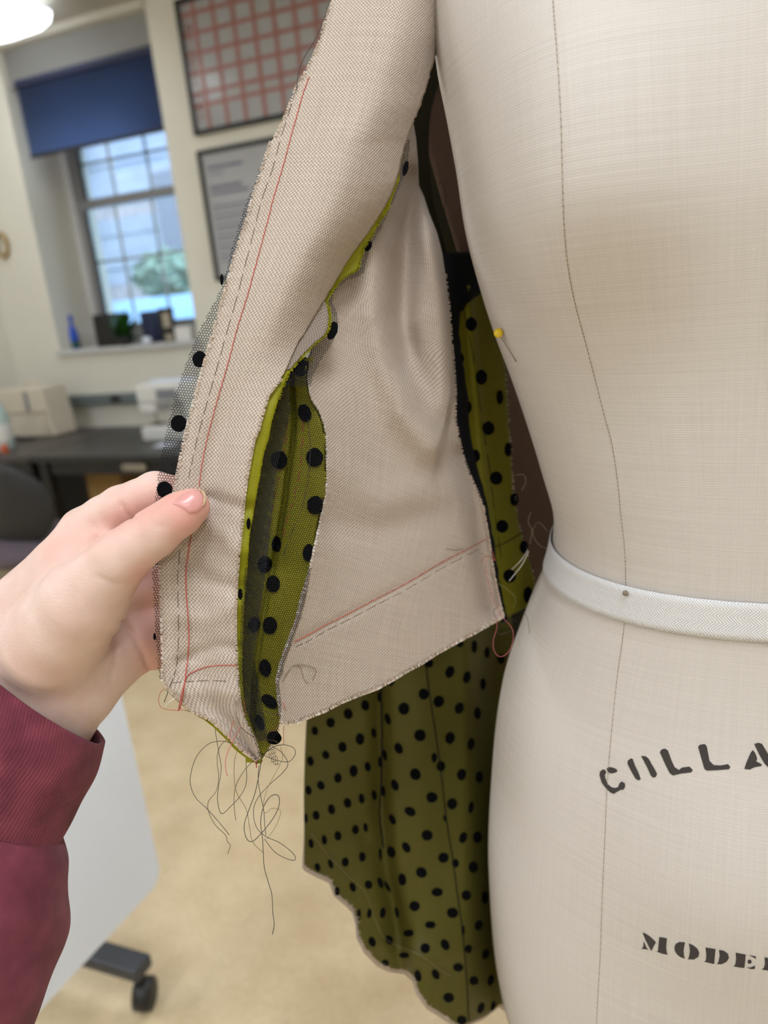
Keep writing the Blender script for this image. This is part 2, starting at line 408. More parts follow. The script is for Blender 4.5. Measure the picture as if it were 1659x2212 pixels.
# ------------------------------------------------------------------ ceiling lamps
def lamp(cx, cy, label, length=1.22, wid=.6, mat=None, wrap=False):
    t = thing('ceiling_lamp', label, 'lamp', (cx, cy, ZC), 'ceiling lamps of the room')
    if not wrap:                                                  # shallow box lamp: opaque tray, flat lens below
        mb = MB()
        for a in ((-wid / 2, -wid / 2 + .02, -length / 2, length / 2), (wid / 2 - .02, wid / 2, -length / 2, length / 2), (-wid / 2, wid / 2, -length / 2, -length / 2 + .02), (-wid / 2, wid / 2, length / 2 - .02, length / 2)):
            mb.box(cx + a[0], cx + a[1], cy + a[2], cy + a[3], ZC - .11, ZC)
        mb.build('housing', M['white_plastic'], t)
        MB().box(cx - wid / 2 + .021, cx + wid / 2 - .021, cy - length / 2 + .021, cy + length / 2 - .021, ZC - .10, ZC - .09).build('lens', mat or M['lens'], t)
        return
    MB().box(cx - wid / 2 + .03, cx + wid / 2 - .03, cy - length / 2, cy + length / 2, ZC - .05, ZC).build('housing', M['white_plastic'], t)
    prof = [(-wid / 2, -.045), (-wid / 2 + .02, -.085), (-wid / 2 + .1, -.112), (0, -.12), (wid / 2 - .1, -.112), (wid / 2 - .02, -.085), (wid / 2, -.045)]
    V = []; n = len(prof)
    for yy, k in ((cy - length / 2, .9), (cy - length / 2 + .04, 1), (cy + length / 2 - .04, 1), (cy + length / 2, .9)):
        V += [(cx + p * k, yy, ZC + q * (k if k < 1 else 1)) for p, q in prof]
    F = [(r * n + i, r * n + i + 1, (r + 1) * n + i + 1, (r + 1) * n + i) for r in range(3) for i in range(n - 1)]
    F += [tuple(range(n)), tuple(range(4 * n - 1, 3 * n - 1, -1))]
    mk('lens', V, F, mat or M['lens'], t)
lamp(-3.36, 2.90, 'bright wraparound ceiling lamp nearest the window', 1.32, .64, M['lens_dim'], True)
lamp(.35, -.15, 'ceiling lamp over the dress form and the photographer', 1.22, .42)
lamp(.35, 2.7, 'ceiling lamp behind the dress form')
lamp(-1.45, -1.7, 'added unseen fill lamp well behind the photographer, on the left')  # out of view, added as frontal fill for walls and form
lamp(1.3, -1.7, 'added unseen fill lamp well behind the photographer, on the right', 1.22, .4)  # second fill light added out of view
lamp(-3.25, -.15, 'ceiling lamp over the left side of the room, behind the work tables')

# ------------------------------------------------------------------ boards on the wall
def wall_board(nm, label, x0, x1, z0, z1, fr, cat):
    t = thing(nm, label, cat, ((x0 + x1) / 2, YW, z0))
    MB().box(x0 + fr, x1 - fr, YW - .014, YW - .002, z0 + fr, z1 - fr).build('panel', M['board'], t)
    for a in ((x0, x0 + fr, z0, z1), (x1 - fr, x1, z0, z1), (x0 + fr, x1 - fr, z0, z0 + fr), (x0 + fr, x1 - fr, z1 - fr, z1)):
        MB().box(a[0], a[1], YW - .026, YW - .001, a[2], a[3]).build('frame_rail', M['black_frame'], t, .003)
    return t
t = wall_board('grid_board', 'black framed glossy board with a red grid, upper of the two', -2.452, -1.35, 2.296, 2.93, .024, 'board')
for k in range(9):
    x = -2.35 + .1135 * k
    MB().box(x - .012, x + .012, YW - .0165, YW - .014, 2.32, 2.906).build('grid_line', M['grid'], t)
for z in (2.435, 2.492, 2.585, 2.675, 2.765, 2.855):
    MB().box(-2.428, -1.374, YW - .0160, YW - .0135, z - .010, z + .010).build('grid_line', M['grid'], t)
for k in range(11):                                            # pink handwriting in the first column
    z = 2.37 + k * .052; x = -2.405
    pts = [(x + .012 * math.sin(3.1 * q + k) * (1 + .4 * (k % 3)) + .008, YW - .0155, z + .016 * math.cos(2.3 * q + 1.7 * k) + .004 * q) for q in range(7)]
    MB().tube(pts, .0042, 5).build('pen_stroke', M['grid'], t)
t = wall_board('notice_board', 'black framed sheet of grey printed lines below the grid board', -2.455, -1.72, 1.548, 2.222, .022, 'board')
rows = [(2.13, .018, .22), (2.10, .008, .1), (2.03, .02, .2), (2.0, .016, .24)] + [(1.935 - .052 * k, .010, .52) for k in range(6)] + [(1.912 - .052 * k, .006, .46) for k in range(6)]
for z, h, w in rows:
    MB().box(-2.405, -2.405 + w, YW - .0155, YW - .0135, z - h / 2, z + h / 2).build('text_line', M['print'], t)
# oval ring
mb = MB(); p = on_y(4, 530, YW - .012)
mb.tube([(p[0] + .045 * math.cos(a), YW - .014, p[2] + .068 * math.sin(a)) for a in np.linspace(0, 2 * math.pi, 33)], .0135, 8)
tag(mb.build('oval_ring', M['brass'], smooth=True), 'tan oval ring hung on the wall left of the window', 'ring')

# ------------------------------------------------------------------ wall raceway
t = thing('power_raceway', 'grey power raceway along the wall below the window', 'raceway', (-3.2, YW, .88))
MB().box(-3.82, -1.2, YW - .05, YW - .001, .885, .95).build('cover', M['raceway'], t, .006)
pz = on_y(250, 865, YW - .05); MB().box(pz[0] - .035, pz[0] + .035, YW - .056, YW - .05, .895, .94).build('outlet', M['dark_seal'], t)
for gx in (-3.3, -2.4): MB().box(gx, gx + .006, YW - .053, YW - .05, .885, .95).build('joint', M['dark_seal'], t)

# ------------------------------------------------------------------ work tables
ZT = .75
def table(x0, x1, mat, label):
    y0, y1 = 2.87, 3.70
    t = thing('work_table', label, 'table', ((x0 + x1) / 2, 3.3, 0), 'dark work tables along the window wall')
    MB().box(x0, x1, y0, y1, ZT - .032, ZT).build('tabletop', mat, t, .004)
    for lx in (x0 + .05, x1 - .05):
        for ly in (y0 + .06, y1 - .06): MB().box(lx - .025, lx + .025, ly - .025, ly + .025, 0, ZT - .032).build('leg', M['black'], t)
    MB().box(x0 + .08, x1 - .08, y1 - .2, y1 - .18, .15, ZT - .032).build('modesty_panel', M['black'], t)
    MB().box(x0 + .08, x1 - .08, y0 + .05, y0 + .08, ZT - .11, ZT - .032).build('apron', M['black'], t)
px_ = on_z(148, 960, ZT)[0]
table(-4.05, px_ - .004, M['table2'], 'dark taupe work table holding the cream case and spray bottle')
table(px_ + .004, -1.2, M['table'], 'black work table holding the white sewing machine')
# things stored under the tables
p = at(118, 1042, 3.75)
o = MB().box(p[0] - .12, p[0] + .12, 3.1, 3.35, 0, p[2] + .04).build('cardboard_box', M['tan'], None, .004); tag(o, 'tan cardboard box on the floor under the dark taupe table', 'box')
xb = p[0] + .15
for w, lb in ((.24, 'navy bin under the black table, next to the tan box'), (.2, 'smaller navy bin under the black table, behind the index finger')):
    t = thing('storage_bin', lb, 'bin', (xb + w / 2, 3.2, 0)); z1 = .40
    MB().box(xb, xb + w, 3.08, 3.38, 0, z1 - .03).build('body', M['navy'], t, .008)
    MB().box(xb - .012, xb + w + .012, 3.065, 3.395, z1 - .03, z1).build('rim', M['black'], t, .004)
    xb += w + .06
p = on_y(292, 1008, 2.915); t = thing('power_strip', 'small pale power strip fixed under the edge of the black table', 'power strip', (p[0], 2.91, p[2]))
MB().box(p[0] - .07, p[0] + .07, 2.895, 2.919, p[2] - .018, p[2] + .018).build('body', M['beige'], t, .008)
for dx in (-.04, 0, .04): MB().box(p[0] + dx - .006, p[0] + dx + .006, 2.892, 2.896, p[2] - .006, p[2] + .006).build('socket', M['dark_seal'], t)

# sewing machine on the black table
def sewing_machine(cx, cy, label):
    t = thing('sewing_machine', label, 'sewing machine', (cx, cy, ZT))
    MB().box(cx - .2, cx + .2, cy - .085, cy + .085, ZT, ZT + .075).build('bed', M['white_plastic'], t, .012)
    MB().box(cx + .09, cx + .2, cy - .075, cy + .075, ZT + .07, ZT + .3).build('column', M['white_plastic'], t, .015)
    MB().box(cx - .2, cx + .203, cy - .079, cy + .079, ZT + .2, ZT + .305).build('arm', M['white_plastic'], t, .02)
    MB().box(cx - .2, cx - .09, cy - .07, cy + .07, ZT + .15, ZT + .21).build('needle_head', M['white_plastic'], t, .012)
    MB().tube([(cx - .15, cy, ZT + .16), (cx - .15, cy, ZT + .085)], .005, 8).build('needle_bar', M['pearl'], t)
    MB().box(cx - .19, cx - .11, cy - .03, cy + .03, ZT + .08, ZT + .086).build('presser_foot', M['pearl'], t)
    MB().box(cx - .06, cx + .07, cy - .084, cy - .074, ZT + .22, ZT + .275).build('display_panel', M['grey_plastic'], t, .003)
    MB().lathe([(.045, 0), (.045, .025)], (cx + .2, cy, ZT + .24), 20, (1, 0, 0)).build('handwheel', M['white_plastic'], t)
    MB().box(cx - .13, cx + .12, cy - .03, cy + .03, ZT + .3, ZT + .32).build('top_cover', M['flip'], t, .006)
p = on_z(395, 945, ZT); sewing_machine(p[0], p[1], 'white sewing machine with a grey panel beside the jacket edge')
p = on_z(358, 962, ZT); o = MB().box(p[0] - .05, p[0] + .05, p[1] - .04, p[1] + .04, ZT, ZT + .006).build('paper_pad', M['flip'], None); tag(o, 'small pale blue paper pad in front of the white sewing machine', 'paper')
# cream serger-like case at the left
p = on_z(78, 942, ZT); cx, cy = p[0], p[1] + .06
t = thing('machine_case', 'cream boxy machine case at the left end of the tables', 'case', (cx, cy, ZT))
V = []
for z, w0, w1 in ((0, -.22, .19), (.30, -.20, .165)):
    V += [(cx + w0, cy - .1, ZT + z), (cx + w1, cy - .1, ZT + z), (cx + w1, cy + .1, ZT + z), (cx + w0, cy + .1, ZT + z)]
o = mk('case_body', V, [(0, 3, 2, 1), (4, 5, 6, 7), (0, 1, 5, 4), (1, 2, 6, 5), (2, 3, 7, 6), (3, 0, 4, 7)], M['cream'], t)
b = o.modifiers.new('bevel', 'BEVEL'); b.width = .014; b.segments = 3
MB().box(cx + .02, cx + .045, cy - .106, cy - .09, ZT + .16, ZT + .28).build('latch_strip', M['grey_plastic'], t, .003)
MB().box(cx - .2, cx + .17, cy - .105, cy - .095, ZT + .148, ZT + .156).build('seam_line', M['beige'], t)
MB().tube([(cx - .05, cy, ZT + .3), (cx - .05, cy, ZT + .33), (cx + .06, cy, ZT + .33), (cx + .06, cy, ZT + .3)], .008, 8).build('handle', M['cream'], t)
o = MB().tube(crom([(cx + .03, cy - .15, ZT + .006), (cx - .04, cy - .18, ZT + .02), (cx - .07, cy - .13, ZT + .006), (cx + .02, cy - .2, ZT + .008), (cx + .1, cy - .16, ZT + .006)], 8), .007, 6).build('cable', M['black'], None, smooth=True); tag(o, 'black cable coiled in front of the cream case', 'cable')
# spray bottle with orange caps
p = on_z(14, 972, ZT); cx, cy = p[0], p[1]
t = thing('spray_bottle', 'pale teal bottle with an orange cap in front of the cream case', 'bottle', (cx, cy, ZT))
MB().lathe([(.045, 0), (.05, .02), (.05, .2), (.03, .26), (.016, .29), (.016, .31)], (cx, cy, ZT), 24).build('bottle_body', M['bottle'], t, smooth=True)
MB().lathe([(.02, 0), (.022, .05), (.012, .06)], (cx, cy, ZT + .305), 16).build('cap', M['orange'], t)
MB().lathe([(.0515, 0), (.0515, .09)], (cx, cy, ZT + .06), 24).build('label_band', M['white_plastic'], t)
p = on_z(20, 970, ZT); o = MB().lathe([(.022, 0), (.024, .008), (.012, .012), (.012, .028), (.024, .032), (.022, .04)], (p[0] + .045, p[1] - .07, ZT), 18).build('thread_spool', M['orange'], None); tag(o, 'small orange spool at the table edge below the teal bottle', 'spool')

# ------------------------------------------------------------------ things on the window sill
def sill(px, py, y): return on_y(px, py, y)
p = sill(158, 730, 3.92); cx = p[0]
t = thing('blue_bottle', 'blue spray bottle standing on the left end of the sill', 'bottle', (cx, 3.92, ZS))
MB().lathe([(.03, 0), (.034, .01), (.034, .1), (.022, .14), (.013, .16), (.013, .175)], (cx, 3.92, ZS), 20).build('bottle_body', M['blue'], t, smooth=True)
MB().box(cx - .035, cx + .018, 3.905, 3.935, ZS + .175, ZS + .215).build('trigger_head', M['blue'], t, .005)
MB().lathe([(.0352, 0), (.0352, .035)], (cx, 3.92, ZS + .012), 20).build('label_band', M['green'], t)
p = sill(236, 736, 3.86); cx = p[0]
o = MB().box(cx - .075, cx + .1, 3.83, 3.93, ZS, ZS + .20).build('black_box', M['black'], None, .005); tag(o, 'plain black box on the sill behind the green plant', 'box')
p = sill(278, 745, 3.79); cx, cy = p[0] - .01, 3.785
t = thing('potted_plant', 'bushy green plant in a small dark pot on the sill', 'plant', (cx, cy, ZS))
MB().lathe([(.035, 0), (.05, .055), (.054, .06), (.045, .06)], (cx, cy, ZS), 20).build('pot', M['dark_seal'], t)
rp = random.Random(3)
lf = None
for k in range(120):
    a = rp.uniform(0, 6.28); e = rp.uniform(.25, 1.45); L = rp.uniform(.09, .185); base = Vector((cx, cy, ZS + .055))
    d = Vector((math.cos(a) * math.cos(e), .3 * math.sin(a) * math.cos(e), math.sin(e))); sd = d.cross(Vector((0, 0, 1))).normalized() * .02
    pts = [base + d * L * q - Vector((0, 0, 1)) * (.05 * q * q * math.cos(e)) for q in (0, .45, .8, 1)]
    V = [pts[0], pts[1] + sd, pts[1] - sd, pts[2] + sd * .8, pts[2] - sd * .8, pts[3], pts[1] - Vector((0, 0, .003)), pts[2] - Vector((0, 0, .003))]
    mk('leaf', V, [(0, 1, 6), (0, 6, 2), (1, 3, 7, 6), (6, 7, 4, 2), (3, 5, 7), (7, 5, 4)], M['green'], t)
p = sill(328, 735, 3.90); o = MB().box(p[0] - .03, p[0] + .055, 3.86, 3.96, ZS, ZS + .19).build('navy_binder', M['navy'], None, .004); tag(o, 'navy binder upright on the sill right of the plant', 'binder')
p = sill(366, 728, 3.84); t = thing('photo_frame', 'black frame around a beige card at the right of the sill', 'frame', (p[0], 3.84, ZS))
cx = p[0]; MB().box(cx - .055, cx + .05, 3.835, 3.855, ZS, ZS + .2).build('frame', M['black'], t, .004); MB().box(cx - .022, cx + .03, 3.83, 3.836, ZS + .085, ZS + .17).build('card', M['beige'], t)
MB().box(cx - .02, cx + .03, 3.83, 3.836, ZS + .01, ZS + .045).build('card', M['beige'], t)
p = sill(300, 738, 3.79); o = MB().ball((p[0] + .07, 3.775, ZS + .022), .035, .02, .022).build('tissue', M['flip'], None, smooth=True); tag(o, 'crumpled pale tissue on the sill in front of the plant', 'tissue')
p = sill(410, 728, 3.86); o = MB().box(p[0] - .06, p[0] + .05, 3.8, 3.92, ZS, ZS + .085).build('white_box', M['white_plastic'], None, .004); tag(o, 'small white box on the far right of the sill', 'box')

# ------------------------------------------------------------------ task chair
cz = at(8, 1098, 3.0); sx, sy, sz = at(72, 1166, 3.15)
t = thing('task_chair', 'black backed task chair with a grey purple seat at the tables', 'chair', (sx, sy, 0))
mb = MB().ball((0, 0, 0), .215, .03, .19, 28, 14); mb.V = [(v[0] + cz[0], v[1] + cz[1] - .12 * (v[0] / .215) ** 2 * 0 + .05 * ((v[0] / .2) ** 2), v[2] + cz[2]) for v in mb.V]
mb.build('backrest', M['chair_shell'], t, smooth=True)
MB().tube([(cz[0] + .03, cz[1] + .02, cz[2] - .1), (cz[0] + .04, cz[1] + .05, cz[2] - .28), (sx, sy, sz - .05)], .02, 8).build('back_bar', M['black'], t)
V = MB().ball((sx - .02, sy, sz - .02), .25, .24, .075, 28, 12); V.build('seat', M['chair_cloth'], t, smooth=True)
MB().tube([(sx, sy, sz - .03), (sx, sy, .1)], .026, 12).build('column', M['black'], t)
for k in range(5):
    a = k * 1.2566 + .4; e = (sx + .27 * math.cos(a), sy + .27 * math.sin(a), .075)
    leg = MB().tube([(sx, sy, .11), e], [.024, .016], 8).build('base_leg', M['black'], t)
    MB().lathe([(.026, -.014), (.028, 0), (.026, .014)], (e[0], e[1], .028), 14, (-math.sin(a), math.cos(a), 0)).build('caster', M['black'], leg)

# ------------------------------------------------------------------ flip-top table, top tipped upright
b0 = at(350, 1900, 1.52); zb = b0[2]; b1 = on_z(60, 2212, zb); dirv = Vector((b1[0] - b0[0], b1[1] - b0[1], 0)).normalized(); nrm = Vector((-dirv.y, dirv.x, 0))
if nrm.x < 0: nrm = -nrm
zt = zb + .60
t = thing('flip_top_table', 'white flip-top table with its top tipped upright on casters', 'table', (b0[0] + dirv.x * .7, b0[1] + dirv.y * .7, 0))
L = 1.4; R_ = .035; prof = []
for cx, cz_, a0 in ((R_, R_, 180), (L - R_, R_, 270), (L - R_, zt - zb - R_, 0), (R_, zt - zb - R_, 90)):
    for k in range(7): a = math.radians(a0 + 15 * k); prof.append((cx + R_ * math.cos(a), cz_ + R_ * math.sin(a)))
V = []
for off in (0, -.025):
    V += [Vector((b0[0], b0[1], zb)) + dirv * p + Vector((0, 0, q)) + nrm * off for p, q in prof]
n = len(prof); F = [tuple(range(n)), tuple(range(2 * n - 1, n - 1, -1))] + [(i, n + i, n + (i + 1) % n, (i + 1) % n) for i in range(n)]
mk('tabletop', V, F, M['flip'], t)
def box_along(o0, d, up, side, l, h, w, nm, mat, par, bev=.004):
    V = [o0 + d * (l * i) + up * (h * (k - .5)) + side * (w * (j - .5)) for k in (0, 1) for j in (0, 1) for i in (0, 1)]
    ob = mk(nm, V, [(0, 2, 3, 1), (4, 5, 7, 6), (0, 1, 5, 4), (2, 6, 7, 3), (0, 4, 6, 2), (1, 3, 7, 5)], mat, par)
    bb = ob.modifiers.new('bevel', 'BEVEL'); bb.width = bev; bb.segments = 2; return ob
UP = Vector((0, 0, 1))
wc = Vector(on_z(304, 2185, .0)); e_bar = Vector(on_z(312, 2093, .105)); s_bar = Vector(on_z(222, 2066, .105))
bd = (e_bar - s_bar).normalized()
foot = box_along(e_bar - bd * .62, bd, UP, UP.cross(bd), .62, .03, .05, 'foot_bar', M['bar'], t)
far_leg = box_along(e_bar - bd * .62 + dirv * 1.05, bd, UP, UP.cross(bd), .62, .03, .05, 'foot_bar', M['bar'], t)
for fo, off in ((foot, Vector((0, 0, 0))), (far_leg, dirv * 1.05)):
    for q in (e_bar - bd * .015 + off, e_bar - bd * .6 + off):
        MB().tube([(q.x, q.y, .095), (q.x, q.y, .066)], .009, 10).build('caster_stem', M['black'], fo)
        ax = UP.cross(bd); ax = (ax * .35 + bd * .94).normalized()
        MB().lathe([(.02, -.021), (.032, -.017), (.034, 0), (.032, .017), (.02, .021)], (q.x, q.y, .034), 22, tuple(ax)).build('caster', M['black'], fo, smooth=True)
for off in (Vector((0, 0, 0)), dirv * 1.05):
    q = e_bar - bd * .31 + off
    MB().tube([(q.x, q.y, .1), (q.x, q.y, zb + .3)], .025, 12).build('column', M['bar'], t)

# ================================================================== DRESS FORM
XC, YC = .035, .49
AZ = np.array([(.80, .158), (.83, .1665), (.86, .1698), (.89, .1715), (.92, .1717), (.95, .1713), (.98, .1704), (1.01, .168), (1.04, .1648), (1.07, .1614), (1.1, .1569), (1.13, .1504), (1.16, .1402), (1.19, .1289), (1.22, .1164), (1.25, .1122), (1.28, .1188), (1.31, .1267), (1.34, .1355), (1.37, .1450), (1.4, .1525), (1.43, .1587), (1.46, .162), (1.49, .1665), (1.52, .1715), (1.55, .1726), (1.58, .171), (1.61, .165), (1.64, .150), (1.67, .118), (1.70, .075), (1.73, .056), (1.78, .054)])
BZ = np.array([(.80, .110), (.9, .126), (1.0, .130), (1.1, .124), (1.16, .116), (1.215, .110), (1.27, .111), (1.33, .114), (1.40, .118), (1.50, .114), (1.58, .10), (1.64, .085), (1.68, .068), (1.72, .054), (1.78, .052)])
ZL = np.linspace(.80, 1.78, 150); NT_ = 200
def catm(tab, z):
    c = crom(tab, 12); return np.interp(z, c[:, 0], c[:, 1])
A_ = catm(AZ, ZL); B_ = catm(BZ, ZL)
TH = np.linspace(-math.pi, math.pi, NT_, endpoint=False)
s_, c_ = np.sin(TH), np.cos(TH); e_ = 2 / 2.2
FX = XC + A_[:, None] * (np.sign(s_) * abs(s_) ** e_)[None]; FY = YC - B_[:, None] * (np.sign(c_) * abs(c_) ** e_)[None]; FZ = np.repeat(ZL[:, None], NT_, 1)
front = np.clip(c_, 0, 1)[None]
for sg in (-1, 1):                                             # bust: longer slope above than below
    dz = FZ - 1.436; dx = (FX - (XC + sg * .082)) / .058
    FY -= .046 * np.exp(-dx ** 2) * np.exp(-np.where(dz > 0, (dz / .105) ** 2, (dz / .056) ** 2)) * front ** .3
FY -= .016 * np.exp(-((FX - XC) / .07) ** 2 - ((FZ - 1.07) / .07) ** 2) * front
V = np.stack([FX, FY, FZ], -1).reshape(-1, 3); nz = len(ZL)
F = [(j * NT_ + i, j * NT_ + (i + 1) % NT_, (j + 1) * NT_ + (i + 1) % NT_, (j + 1) * NT_ + i) for j in range(nz - 1) for i in range(NT_)]
F += [tuple(range(NT_ - 1, -1, -1)), tuple(range((nz - 1) * NT_, nz * NT_))]
uvf = np.stack([np.repeat((TH * .14)[None], nz, 0), FZ + 0 * FX], -1).reshape(-1, 2)
form = thing('dress_form', 'cream linen covered dress form with stencilled letters, jacket hung on it', 'dress form', (XC, YC, 0))
fbody = mk('torso', V, F, M['linen'], form, True, uvf)
FBVH = BVHTree.FromPolygons([Vector(v) for v in V], [f for f in F if len(f) == 4])
def form_hit(px, py, off=0.):
    r = Vector(ray(px, py)).normalized(); h, nm, _, _ = FBVH.ray_cast(Vector(EYE), r)
    if h is None: return None
    if nm.dot(r) > 0: nm = -nm
    return h + nm * off
MB().tube([(XC, YC, .80), (XC, YC, .05)], .018, 14).build('pole', M['bar'], form)
for k in range(4):
    a = k * math.pi / 2 + .6; e = Vector((XC + .26 * math.cos(a), YC + .26 * math.sin(a), .055))
    lg = MB().tube([(XC, YC, .1), tuple(e)], [.018, .013], 8).build('base_leg', M['bar'], form)
    MB().lathe([(.022, -.01), (.025, 0), (.022, .01)], (e.x, e.y, .026), 14, (-math.sin(a), math.cos(a), 0)).build('caster', M['black'], lg)
MB().lathe([(.05, 0), (.052, .01), (.03, .02), (.012, .035)], (XC, YC, 1.78), 20).build('neck_cap', M['bar'], form)
# princess seam and side seam: a sunk line with the tiny stitch holes along it
seam_px = [(1192, -60), (1196, 20), (1203, 110), (1211, 240), (1215, 380), (1219, 500), (1229, 590), (1243, 660), (1262, 730), (1283, 810), (1303, 890), (1322, 960), (1334, 1040), (1341, 1110), (1349, 1180), (1352, 1250), (1353, 1300), (1345, 1380), (1335, 1450), (1324, 1550), (1315, 1650), (1309, 1750), (1305, 1850), (1301, 1930), (1297, 2050), (1291, 2160), (1286, 2260)]
sp_ = crom(seam_px, 26); hits = [form_hit(p[0], p[1], .00005) for p in sp_]; hits = [h for h in hits if h]
M['seam'] = plain('seam_shadow_thread', (186, 173, 155), .9, .1, 300.); M['hole'] = plain('stitch_hole', (140, 127, 112), .9, .1, 300.)
MB().tube(hits, .00022, 5).build('princess_seam', M['seam'], form)
mb = MB()
for k in range(0, len(hits) - 1, 3):
    h = hits[k]; nx = hits[k + 1] - h; nx = nx.normalized() * .0007
    tw = (Vector(EYE) - h).normalized() * .0003
    mb.tube([h + tw, h + nx + tw], .00026, 4)
o = mb.build('stitches', M['hole'], form); o['kind'] = 'stuff'
# waist tape
Vt = []; UVt = []; nT = 160
ths = np.linspace(-math.pi, math.pi, nT, endpoint=False); run = 0; last = None; ring = []
for a in ths:
    row = []
    for z in (1.2350, 1.2315, 1.2245, 1.2175, 1.2140):
        zz = z + .004 * (1 - math.cos(a)) * .5 * 0
        aa = np.interp(zz, ZL, A_); bb = np.interp(zz, ZL, B_); s0, c0 = math.sin(a), math.cos(a)
        row.append((XC + (aa + .0012) * np.sign(s0) * abs(s0) ** e_, YC - (bb + .0012) * np.sign(c0) * abs(c0) ** e_, zz))
    ring.append(row)
ring = np.array(ring); ln = np.concatenate([[0], np.cumsum(np.linalg.norm(np.diff(ring[:, 2], axis=0), axis=1))])
for i in range(nT):
    for j in range(5): Vt.append(ring[i, j]); UVt.append((ln[i], ring[i, j, 2] - 1.2))
Ft = [(i * 5 + j, i * 5 + j + 1, ((i + 1) % nT) * 5 + j + 1, ((i + 1) % nT) * 5 + j) for i in range(nT) for j in range(4)]
tape = mk('waist_tape', Vt, Ft, M['twill'], form, True, UVt); tape['label'] = 'white herringbone twill waist tape'
sol = tape.modifiers.new('thick', 'SOLIDIFY'); sol.thickness = .0009; sol.offset = 1
h = form_hit(1358, 1278, .0032)
if h: MB().ball(h, .0016).build('pin_head', M['hole'], form, smooth=True)
# stencilled letters, flat ink lying on the cloth
def letters(polys, s, ox, oy):
    for P in polys:
        pts = [(x / s + ox, y / s + oy) for x, y in P]
        H = [form_hit(px, py, .00022) for px, py in pts]
        if any(h is None for h in H): continue
        tri = tessellate_polygon([[Vector((px, py, 0)) for px, py in pts]])
        n = len(H); V = list(H) + [h + (Vector(EYE) - h).normalized() * .00012 for h in H]
        F = [tuple(n + i for i in t3) for t3 in tri] + [(i, (i + 1) % n, n + (i + 1) % n, n + i) for i in range(n)]
        mk('printed_letter', V, F, M['ink'], form)
circ = [(1445 + 24 * math.cos(a), 520 + 24 * math.sin(a)) for a in np.linspace(0, 6.283, 12, endpoint=False)]
letters([
    [(108, 490), (112, 455), (140, 432), (165, 445), (170, 465), (158, 480), (160, 510), (185, 570), (220, 600), (255, 605), (280, 595), (290, 565), (310, 545), (340, 560), (345, 590), (330, 620), (300, 622), (270, 640), (240, 660), (205, 645), (165, 605), (130, 560)],
    [(172, 430), (190, 412), (225, 415), (260, 430), (275, 450), (250, 465), (215, 472), (190, 460)],
    [(365, 380), (370, 350), (400, 332), (415, 340), (435, 400), (465, 460), (488, 525), (470, 536), (440, 520), (400, 450)],
    [(490, 310), (530, 312), (560, 335), (590, 390), (620, 440), (638, 475), (625, 505), (600, 510), (580, 490), (550, 420), (515, 355)],
    [(663, 275), (680, 250), (712, 242), (738, 262), (770, 350), (800, 415), (840, 440), (865, 418), (935, 408), (968, 440), (950, 462), (860, 472), (785, 490), (755, 470), (715, 390)],
    [(1015, 225), (1030, 208), (1075, 200), (1095, 220), (1110, 300), (1120, 355), (1160, 395), (1220, 398), (1290, 385), (1312, 410), (1300, 432), (1200, 440), (1095, 445), (1075, 430), (1045, 330)],
    [(1440, 430), (1460, 370), (1500, 280), (1520, 255), (1545, 290), (1560, 335), (1550, 360), (1600, 385), (1600, 402), (1530, 415), (1490, 436)],
    [(1532, 200), (1570, 188), (1605, 200), (1640, 260), (1680, 330), (1720, 410), (1680, 430), (1630, 385), (1580, 300)],
], 4.265, 1270, 1560)
letters([
    [(205, 185), (230, 188), (300, 235), (360, 295), (305, 395), (270, 330), (240, 270)],
    [(190, 370), (215, 350), (218, 285), (235, 320), (245, 350), (268, 380)],
    [(400, 232), (488, 250), (482, 300), (478, 350), (485, 415), (498, 438), (440, 430), (370, 405), (385, 390), (390, 330)],
    [(575, 350), (590, 315), (630, 292), (700, 298), (690, 330), (680, 390), (685, 450), (695, 487), (640, 465), (600, 430), (578, 390)],
    [(740, 310), (790, 330), (840, 370), (862, 420), (850, 465), (800, 495), (730, 492), (745, 460), (755, 400), (750, 350)],
    [(935, 355), (1050, 375), (1045, 430), (1035, 548), (980, 535), (918, 520), (940, 505), (945, 440)],
    [(1090, 382), (1150, 395), (1195, 430), (1207, 475), (1180, 520), (1120, 550), (1068, 548), (1085, 520), (1100, 450)],
    [(1285, 415), (1400, 438), (1395, 500), (1385, 592), (1320, 585), (1257, 572), (1280, 555), (1290, 490)],
    [(1440, 445), (1515, 458), (1518, 488), (1490, 470)], circ,
    [(1410, 585), (1450, 590), (1508, 565), (1505, 605), (1450, 603)],
    [(1618, 470), (1720, 485), (1712, 630), (1585, 610), (1612, 590), (1625, 540)],
], 5.369, 1350, 1980)
# yellow headed pin
h = form_hit(1116, 781, .0003); hd = form_hit(1076.5, 719.5); hd = np.array(hd + (Vector(EYE) - hd).normalized() * .012)
t = thing('straight_pin', 'yellow ball-headed pin stuck in the side of the dress form', 'pin', tuple(hd))
MB().ball(hd, .0027).build('pin_ball', M['yellow'], t, smooth=True)
MB().tube([tuple(hd), tuple(h)], .00028, 6).build('shaft', M['pearl'], t)

# ================================================================== JACKET
jacket = thing('jacket', 'beige unfinished jacket lined in dotted olive satin, held open at the front', 'jacket', tuple(at(900, 300, .47)))
def gs(x, c, w): return np.exp(-((x - c) / w) ** 2)
def pdist(px, py, P):
    """distance in pixels from points to a polyline"""
    px = np.asarray(px, float); py = np.asarray(py, float); d = np.full(np.broadcast(px, py).shape, 1e9)
    for (ax, ay), (bx, by) in zip(P[:-1], P[1:]):
        vx, vy = bx - ax, by - ay; L = vx * vx + vy * vy; t = np.clip(((px - ax) * vx + (py - ay) * vy) / L, 0, 1)
        d = np.minimum(d, np.hypot(px - ax - t * vx, py - ay - t * vy))
    return d
